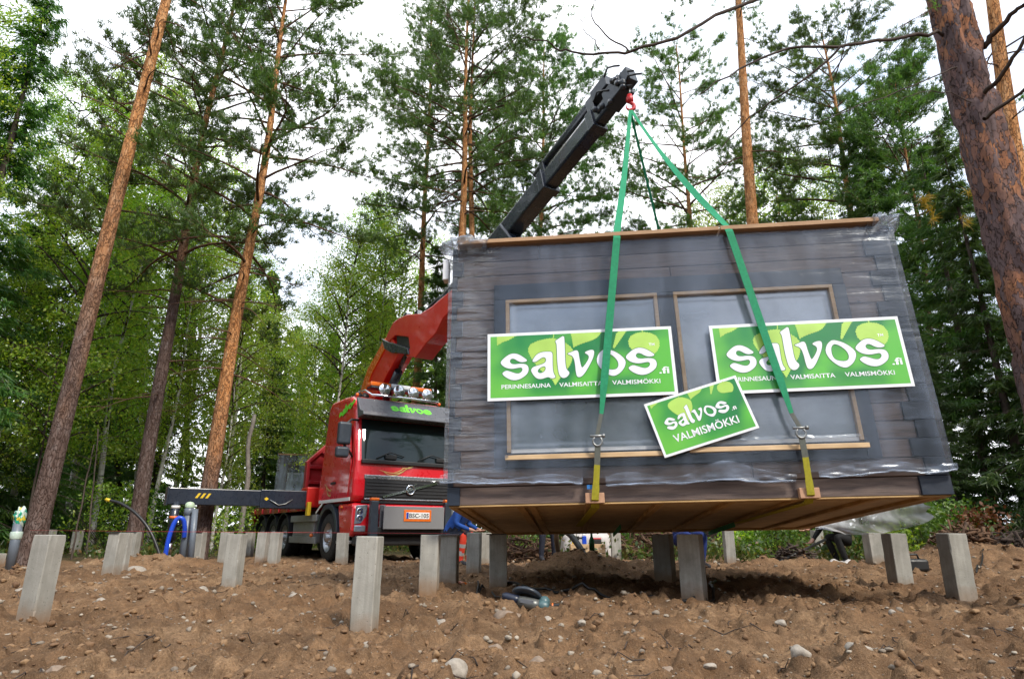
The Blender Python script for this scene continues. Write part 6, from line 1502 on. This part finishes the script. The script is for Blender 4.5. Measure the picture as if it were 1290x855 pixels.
M['tool_grey'] = plain('tool_grey_casting', (.13, .135, .13), .4, .4, .3, 18); M['tool_teal'] = plain('tool_teal_plastic', (.06, .12, .13), .4, 0, .2, 14); M['disc'] = plain('cutting_disc', (.10, .085, .075), .8, 0, .3, 20)
def grinder():
    p = gp(664, 768); q = gp(664, 760); root = empty('angle_grinder', Matrix.Translation((p.x, p.y + .02, p.z + .075)) @ Matrix.Rotation(R(-6), 4, 'Z') @ Matrix.Rotation(R(9), 4, 'Y') @ Matrix.Rotation(R(-14), 4, 'X'), None, 'worn teal and grey angle grinder with its disc guard lying on the dirt', 'angle grinder')
    m = MB(); m.tube([(-.20, 0, .02), (-.17, 0, .02), (-.10, 0, .012), (-.06, 0, .008)], [.022, .032, .034, .036], 14); m.build('tail_handle', M['eu_blue'] if False else M['tool_navy'], root)
    m = MB(); m.tube([(-.07, 0, .006), (-.02, 0, 0), (.05, 0, -.004), (.10, 0, -.004)], [.038, .046, .048, .044], 16); m.build('motor_housing', M['tool_grey'], root)
    m = MB(); m.tube([(.09, 0, -.004), (.12, 0, -.004), (.155, 0, .0), (.172, 0, .004)], [.044, .05, .046, .03], 16); m.lathe([(.03, 0), (.045, .01), (.045, .05), (.03, .07)], (.13, 0, .0), (0, .5, 1), 14); m.build('gear_head', M['tool_teal'], root)
    m = MB(); m.lathe([(.0, 0), (.115, 0), (.115, .004), (0, .004)], (-.01, .05, .055), (.08, .42, 1), 32); m.build('cutting_disc', M['disc'], root)
    m = MB(); P = []
    for t in np.linspace(0, math.pi, 20): P.append((.122 * math.cos(t), .122 * math.sin(t)))
    m.lathe([(.06, -.01), (.124, -.012), (.126, .012), (.122, .012), (.12, -.006), (.06, -.004)], (-.01, .048, .050), (.08, .42, 1), 32); m.build('disc_guard', M['dark_grey'], root)
    m = MB(); m.tube([(.15, -.01, .0), (.19, -.02, .006), (.20, -.022, .008), (.24, -.03, .018), (.28, -.04, .028), (.292, -.042, .03)], [.012, .014, .022, .019, .021, .012], 12); m.build('side_handle', M['hose'], root)
    m = MB(); m.lathe([(.020, 0), (.0235, .0), (.0235, .012), (.020, .012)], (.195, -.021, .007), (.96, -.1, .2), 12); m.build('orange_ring', M['orange'], root)
    m = MB(); m.box((.0, -.046, .004), (.10, .004, .028), 0, None, (R(8), 0, 0)); m.build('label_plate', M['visor'], root)
M['tool_navy'] = plain('tool_navy_plastic', (.012, .018, .04), .4, 0, .2)
grinder()
# things behind the cabin
def tarp():
    p = at_y(738, 700, 14.6); z = float(gz(p.x, p.y)); bv, bf = ico(4); n = vn(bv[:, 0] * 2.5 + 4, bv[:, 1] * 2.5 + bv[:, 2] * 2 + 8) - .5
    s = np.sign(bv) * np.abs(bv) ** .62; V = s * (1 + .16 * n)[:, None] * np.array([.60, .40, .62]) ; V[:, 2] += .06; V[:, 0] += V[:, 2] * -.05
    o = fast_mesh('white_tarp', V, bf, M['tarp'], smooth=True); o.location = (p.x + .05, p.y, z); tag(o, 'crumpled white tarp draped over a pile under the cabin floor', 'tarp')
    c = at_y(740, 703, 13.9); z = float(gz(c.x, c.y)); root = empty('wooden_crate', (c.x, c.y, z), None, 'light brown wooden crate with tools in front of the white tarp', 'crate')
    for q in range(3):
        m = MB(); m.box((0, -.17, .05 + q * .09), (.72, .022, .08)); m.build('slat', M['pinewood'], root, bev=.004)
    for x in (-.34, .34): m = MB(); m.box((x, 0, .14), (.03, .32, .27)); m.build('end_board', M['pinewood'], root, bev=.004)
    m = MB(); m.box((0, 0, .262), (.66, .31, .02)); m.build('top_board', M['pinewood'], root)
    zt = z + .272
    def tool(name, x, lab, cat, parts):
        e = empty(name, (c.x + x, c.y - .05, zt), None, lab, cat)
        for nm, b, d, mt in parts: m = MB(); m.box(b, d); m.build(nm, M[mt], e, bev=.012)
    tool('cordless_drill', -.26, 'black and yellow cordless drill on the left end of the wooden crate', 'drill', [('body', (0, 0, .12), (.20, .07, .08), 'black_plastic'), ('handle', (-.03, 0, .05), (.05, .05, .10), 'yellow'), ('chuck', (.13, 0, .12), (.06, .04, .04), 'black_plastic')])
    tool('spray_can', -.06, 'small blue can standing on the wooden crate', 'can', [('body', (0, 0, .08), (.09, .09, .16), 'blue_pipe'), ('cap', (0, 0, .18), (.07, .07, .05), 'white_plastic')])
    tool('tool_box', .18, 'red topped dark tool box on the right end of the wooden crate', 'tool box', [('body', (0, 0, .05), (.22, .14, .09), 'black_plastic'), ('lid', (0, 0, .11), (.22, .14, .03), 'red_paint')])
    d = at_y(746, 700, 9.8); z = float(gz(d.x, d.y)); e = empty('bottle', (d.x, d.y, z), None, 'dark green bottle standing on the mound under the cabin', 'bottle'); m = MB(); m.lathe([(0, 0), (.04, 0), (.04, .14), (.016, .2), (.016, .25), (0, .25)], (0, 0, 0), (0, 0, 1), 14); m.build('glass', M['bottle_green'], e); m = MB(); m.lathe([(0, 0), (.018, 0), (.018, .03), (0, .03)], (0, 0, .25), (0, 0, 1), 10); m.build('cap', M['black_plastic'], e)
M['tarp'] = plain('white_tarp_cloth', (.55, .52, .50), .7, 0, .2, 4, .3); M['bottle_green'] = plain('green_bottle', (.01, .10, .03), .15, 0, .2)
tarp()
pipe('thick_hose', curve3([at_y(738, 703, 9.6), at_y(730, 688, 9.7), at_y(718, 672, 10.0), at_y(708, 667, 10.3), at_y(700, 668, 11.5), at_y(702, 690, 12.0), at_y(708, 712, 12.2)]), .045, 'hose', 'thick dark hose arching beside the dark trouser legs under the cabin', 'hose')
def beam_lying():
    a = at_y(942, 692, 20.0); b = at_y(1168, 690, 20.4); za = float(gz(a.x, a.y)); zb = float(gz(b.x, b.y)); z = max(za, zb) + .12; L = b.x - a.x
    root = empty('ladder', ((a.x + b.x) / 2, 20.2, z), None, 'long aluminium ladder lying on the ground behind the cabin', 'ladder')
    for s in (-1, 1): m = MB(); m.box((0, s * .16, .04), (L, .03, .10)); m.build('side_rail', M['alu'], root, bev=.006)
    for k in range(16): m = MB(); x = -L / 2 + .2 + k * (L - .4) / 15; m.tube([(x, -.16, .04), (x, .16, .04)], .018, 8); m.build('rung', M['alu'], root)
    for x in (-L * .35, L * .3): m = MB(); m.box((x, 0, -.09), (.12, .5, .16)); m.build('support_block', M['joistwood_x'], root)
beam_lying()
e = empty('shovel', at_y(978, 709, 11.2), None, 'dark shovel leaning from the soil towards the crouching person in black', 'shovel'); o_ = at_y(978, 709, 11.2); h_ = at_y(1040, 679, 11.7) - o_
m = MB(); m.tube([(0, 0, 0), h_], .022, 10); m.build('handle', M['hose'], e); m = MB(); m.bar(Vector((0, 0, 0)), -h_.normalized() * .25, .2, .012); m.build('blade', M['dark_grey'], e, bev=.004)
p = gp(1170, 722); e = empty('cable_box', (p.x + .05, p.y + .4, p.z), None, 'black cable box half hidden behind the rightmost pier', 'box'); m = MB(); m.box((0, 0, .07), (.34, .2, .15)); m.build('case', M['black_plastic'], e, bev=.03); m = MB(); m.tube([(-.1, 0, .14), (-.08, 0, .2), (.08, 0, .2), (.1, 0, .14)], .014, 8); m.build('handle', M['black_plastic'], e)
p = gp(1060, 716); m = MB(); rg = random.Random(3); n = 8; vs = [(.28 * (i / (n-1) - .5), .2 * (j / (n-1) - .5), .045 * math.sin(i * .9) * math.cos(j * .8 + 1) + .05) for i in range(n) for j in range(n)]; m.add(vs, [(i*n+j, (i+1)*n+j, (i+1)*n+j+1, i*n+j+1) for i in range(n-1) for j in range(n-1)], 0, True)
o = m.build('plastic_sack', M['tarp']); md = o.modifiers.new('thick', 'SOLIDIFY'); md.thickness = .01; q = at_y(1062, 708, 11.7); o.location = (q.x, q.y, float(gz(q.x, q.y)) + .02); o.scale = (1.4, 1.4, 1.4); tag(o, 'small white plastic sack on the soil at the feet of the crouching person in black', 'sack')

# ------------------------------------------------------------ people
M['skin'] = plain('skin', (.45, .24, .17), .5, 0, .1); M['hair'] = plain('brown_hair', (.05, .03, .02), .7); M['navy_cloth'] = plain('navy_work_cloth', (.012, .016, .032), .9, 0, .3, 12, .2); M['blue_cloth'] = plain('blue_work_jacket', (.012, .075, .34), .85, 0, .25, 9, .2)
M['hivis'] = plain('orange_red_trousers', (.75, .055, .025), .8, 0, .15, 9); M['reflect'] = plain('reflective_band', (.50, .50, .50), .35, .3, .1); M['boot'] = plain('dark_boot', (.015, .016, .022), .7); M['black_cloth'] = plain('black_work_clothes', (.008, .008, .009), .92, 0, .3, 10, .2)
def person(loc, rz, J, mats, label, bands=False):
    """one continuous skinned body; J: joint -> position (metres, facing +x)"""
    root = empty('person', loc, (0, 0, rz), label, 'person')
    E = [('pelvis', 'belly'), ('belly', 'chest'), ('chest', 'neck'), ('neck', 'head'), ('head', 'crown')]
    for s in 'LR': E += [('pelvis', 'hip' + s), ('hip' + s, 'knee' + s), ('knee' + s, 'ankle' + s), ('ankle' + s, 'toe' + s), ('chest', 'sho' + s), ('sho' + s, 'elb' + s), ('elb' + s, 'wri' + s), ('wri' + s, 'palm' + s)]
    rad = dict(pelvis=.155, belly=.15, chest=.165, neck=.062, head=.10, crown=.075, hip=.115, knee=.075, ankle=.052, toe=.045, sho=.085, elb=.052, wri=.034, palm=.040)
    V = []; idx = {}
    for a, b in E:
        for k in (a, b):
            if k not in idx: idx[k] = len(V); V.append(Vector(J[k]))
    ed = [(idx[a], idx[b]) for a, b in E]
    # fingers: five short chains rooted in each palm
    fr = {}
    for s in 'LR':
        p = Vector(J['palm' + s]); d = (p - Vector(J['wri' + s])).normalized(); u, w = frame_of(d)
        for f, (o, L) in enumerate(((-.032, .06), (-.012, .075), (.010, .08), (.030, .07))):
            i0 = len(V); V += [p + d * .02 + u * o, p + d * (.02 + L * .6) + u * o * 1.2 - w * .012, p + d * (.02 + L) + u * o * 1.2 - w * .035]; ed += [(idx['palm' + s], i0), (i0, i0 + 1), (i0 + 1, i0 + 2)]; fr.update({i0: .011, i0 + 1: .010, i0 + 2: .008})
        i0 = len(V); V += [p - d * .02 - u * .045, p + d * .02 - u * .065 - w * .02]; ed += [(idx['palm' + s], i0), (i0, i0 + 1)]; fr.update({i0: .013, i0 + 1: .010})
    me = bpy.data.meshes.new('body'); me.from_pydata([tuple(v) for v in V], ed, []); o = bpy.data.objects.new('body', me); COL.objects.link(o)
    md = o.modifiers.new('skin', 'SKIN'); md.use_smooth_shade = True; sv = me.skin_vertices[0].data
    inv = {v: k for k, v in idx.items()}
    for i in range(len(V)):
        r = fr.get(i) or rad.get(inv[i]) or rad[inv[i][:-1]]; sv[i].radius = (r, r); sv[i].use_root = (i == 0)
    o.modifiers.new('sub', 'SUBSURF').levels = 2; bpy.context.view_layer.update()
    m2 = bpy.data.meshes.new_from_object(o.evaluated_get(bpy.context.evaluated_depsgraph_get())); bpy.data.objects.remove(o); m2.name = 'body'
    m2.materials.clear()
    for k in mats: m2.materials.append(M[k])
    reg = {('head', 'crown'): 0, ('neck', 'head'): 0}
    segs = []
    for a, b in E:
        k = b[:-1] if b[-1] in 'LR' else b
        mi = {'crown': 0, 'head': 0, 'neck': 1, 'belly': 1, 'chest': 1, 'hip': 2, 'knee': 2, 'ankle': 3, 'toe': 4, 'sho': 1, 'elb': 1, 'wri': 1, 'palm': 0}[k]; segs.append((Vector(J[a]), Vector(J[b]), mi))
    for p in m2.polygons:
        c = p.center; best = (9, 0, 0)
        for a, b, mi in segs:
            ab = b - a; t = max(0, min(1, (c - a).dot(ab) / ab.length_squared)); d = (c - a - ab * t).length
            if d < best[0]: best = (d, mi, t)
        mi = best[1]
        if bands and mi == 3 and (.34 < best[2] < .47 or .64 < best[2] < .77): mi = 5
        p.material_index = mi; p.use_smooth = True
    b = link('body', m2, root)
    # hair and face
    h = Vector(J['head']).lerp(Vector(J['crown']), .55); m = MB(); m.ball(h + Vector((-.025, 0, .03)), .112, 0, 16, 10, (1, .9, .95)); m.build('hair', M['hair'], root)
    m = MB(); m.ball(h + Vector((.105, 0, -.045)), .018, 0, 8, 6, (1, .7, 1.3)); m.build('nose', M['skin'], root)
    for s in (-1, 1):
        m = MB(); m.ball(h + Vector((.092, s * .035, -.01)), .013, 0, 8, 6); m.build('eye', M['boot'], root); m = MB(); m.ball(h + Vector((0, s * .10, -.03)), .028, 0, 8, 6, (.6, .35, 1)); m.build('ear', M['skin'], root)
    m = MB(); m.ball(h + Vector((.09, 0, -.085)), .022, 0, 8, 6, (.4, 1, .25)); m.build('mouth', M['lip'], root)
    return root
M['lip'] = plain('lips', (.40, .14, .12), .5)
STAND = dict(pelvis=(0, 0, .98), belly=(0, 0, 1.12), chest=(.01, 0, 1.36), neck=(.02, 0, 1.52), head=(.03, 0, 1.62), crown=(.03, 0, 1.74))
for s, q in (('L', 1), ('R', -1)): STAND.update({'hip' + s: (0, q * .10, .92), 'knee' + s: (.03, q * .13, .50), 'ankle' + s: (0, q * .15, .09), 'toe' + s: (.17, q * .17, .05), 'sho' + s: (0, q * .19, 1.44), 'elb' + s: (.0, q * .25, 1.15), 'wri' + s: (.12, q * .24, .92), 'palm' + s: (.15, q * .24, .84)})
def at_ground(px, Y):
    p = at_y(px, 690, Y); return Vector((p.x, Y, float(gz(p.x, Y)) - .01))
person(at_ground(690, 14.0), R(-70), STAND, ['skin', 'navy_cloth', 'navy_cloth', 'navy_cloth', 'boot'], 'person standing behind the cabin, only dark trouser legs showing beneath it')
SQ = dict(pelvis=(-.30, 0, .52), belly=(-.22, 0, .66), chest=(.02, 0, .93), neck=(.12, 0, 1.08), head=(.17, 0, 1.16), crown=(.20, 0, 1.28))
for s, q in (('L', 1), ('R', -1)): SQ.update({'hip' + s: (-.28, q * .11, .48), 'knee' + s: (.10, q * .18, .57), 'ankle' + s: (.02, q * .16, .10), 'toe' + s: (.19, q * .18, .05), 'sho' + s: (.02, q * .20, 1.0), 'elb' + s: (-.02, q * .27, .73), 'wri' + s: (.20, q * .20, .64), 'palm' + s: (.27, q * .16, .62)})
person(at_ground(583, 11.8), R(-20), SQ, ['skin', 'blue_cloth', 'navy_cloth', 'hivis', 'boot', 'reflect'], 'person squatting in a blue jacket and orange red trousers with silver bands', True)
CR = dict(SQ); CR.update(pelvis=(-.12, 0, .50), belly=(-.05, 0, .66), chest=(.18, 0, .86), neck=(.32, 0, .93), head=(.40, 0, .97), crown=(.50, 0, 1.0), elbL=(.42, .16, .76), wriL=(.60, .12, .66), palmL=(.67, .11, .63), elbR=(.22, -.30, .62), wriR=(.38, -.24, .46), palmR=(.44, -.22, .42), hipL=(-.10, .11, .46), hipR=(-.10, -.11, .46), kneeL=(.16, .18, .52), kneeR=(.16, -.18, .52), ankleL=(.02, .15, .10), ankleR=(.02, -.15, .10))
person(at_ground(1060, 12.0), R(182), CR, ['skin', 'black_cloth', 'black_cloth', 'black_cloth', 'boot'], 'person in black crouching under the right end of the cabin, one arm stretched out')
KN = dict(SQ); KN.update(elbR=(.25, -.30, .66), wriR=(.10, -.34, .80), palmR=(.05, -.36, .84))
M['deep_blue'] = plain('deep_blue_cloth', (.010, .030, .17), .85, 0, .25, 9, .2)
person(at_ground(873, 11.2), R(-60), KN, ['skin', 'deep_blue', 'deep_blue', 'deep_blue', 'boot'], 'person in blue work clothes kneeling behind the double width central pier')
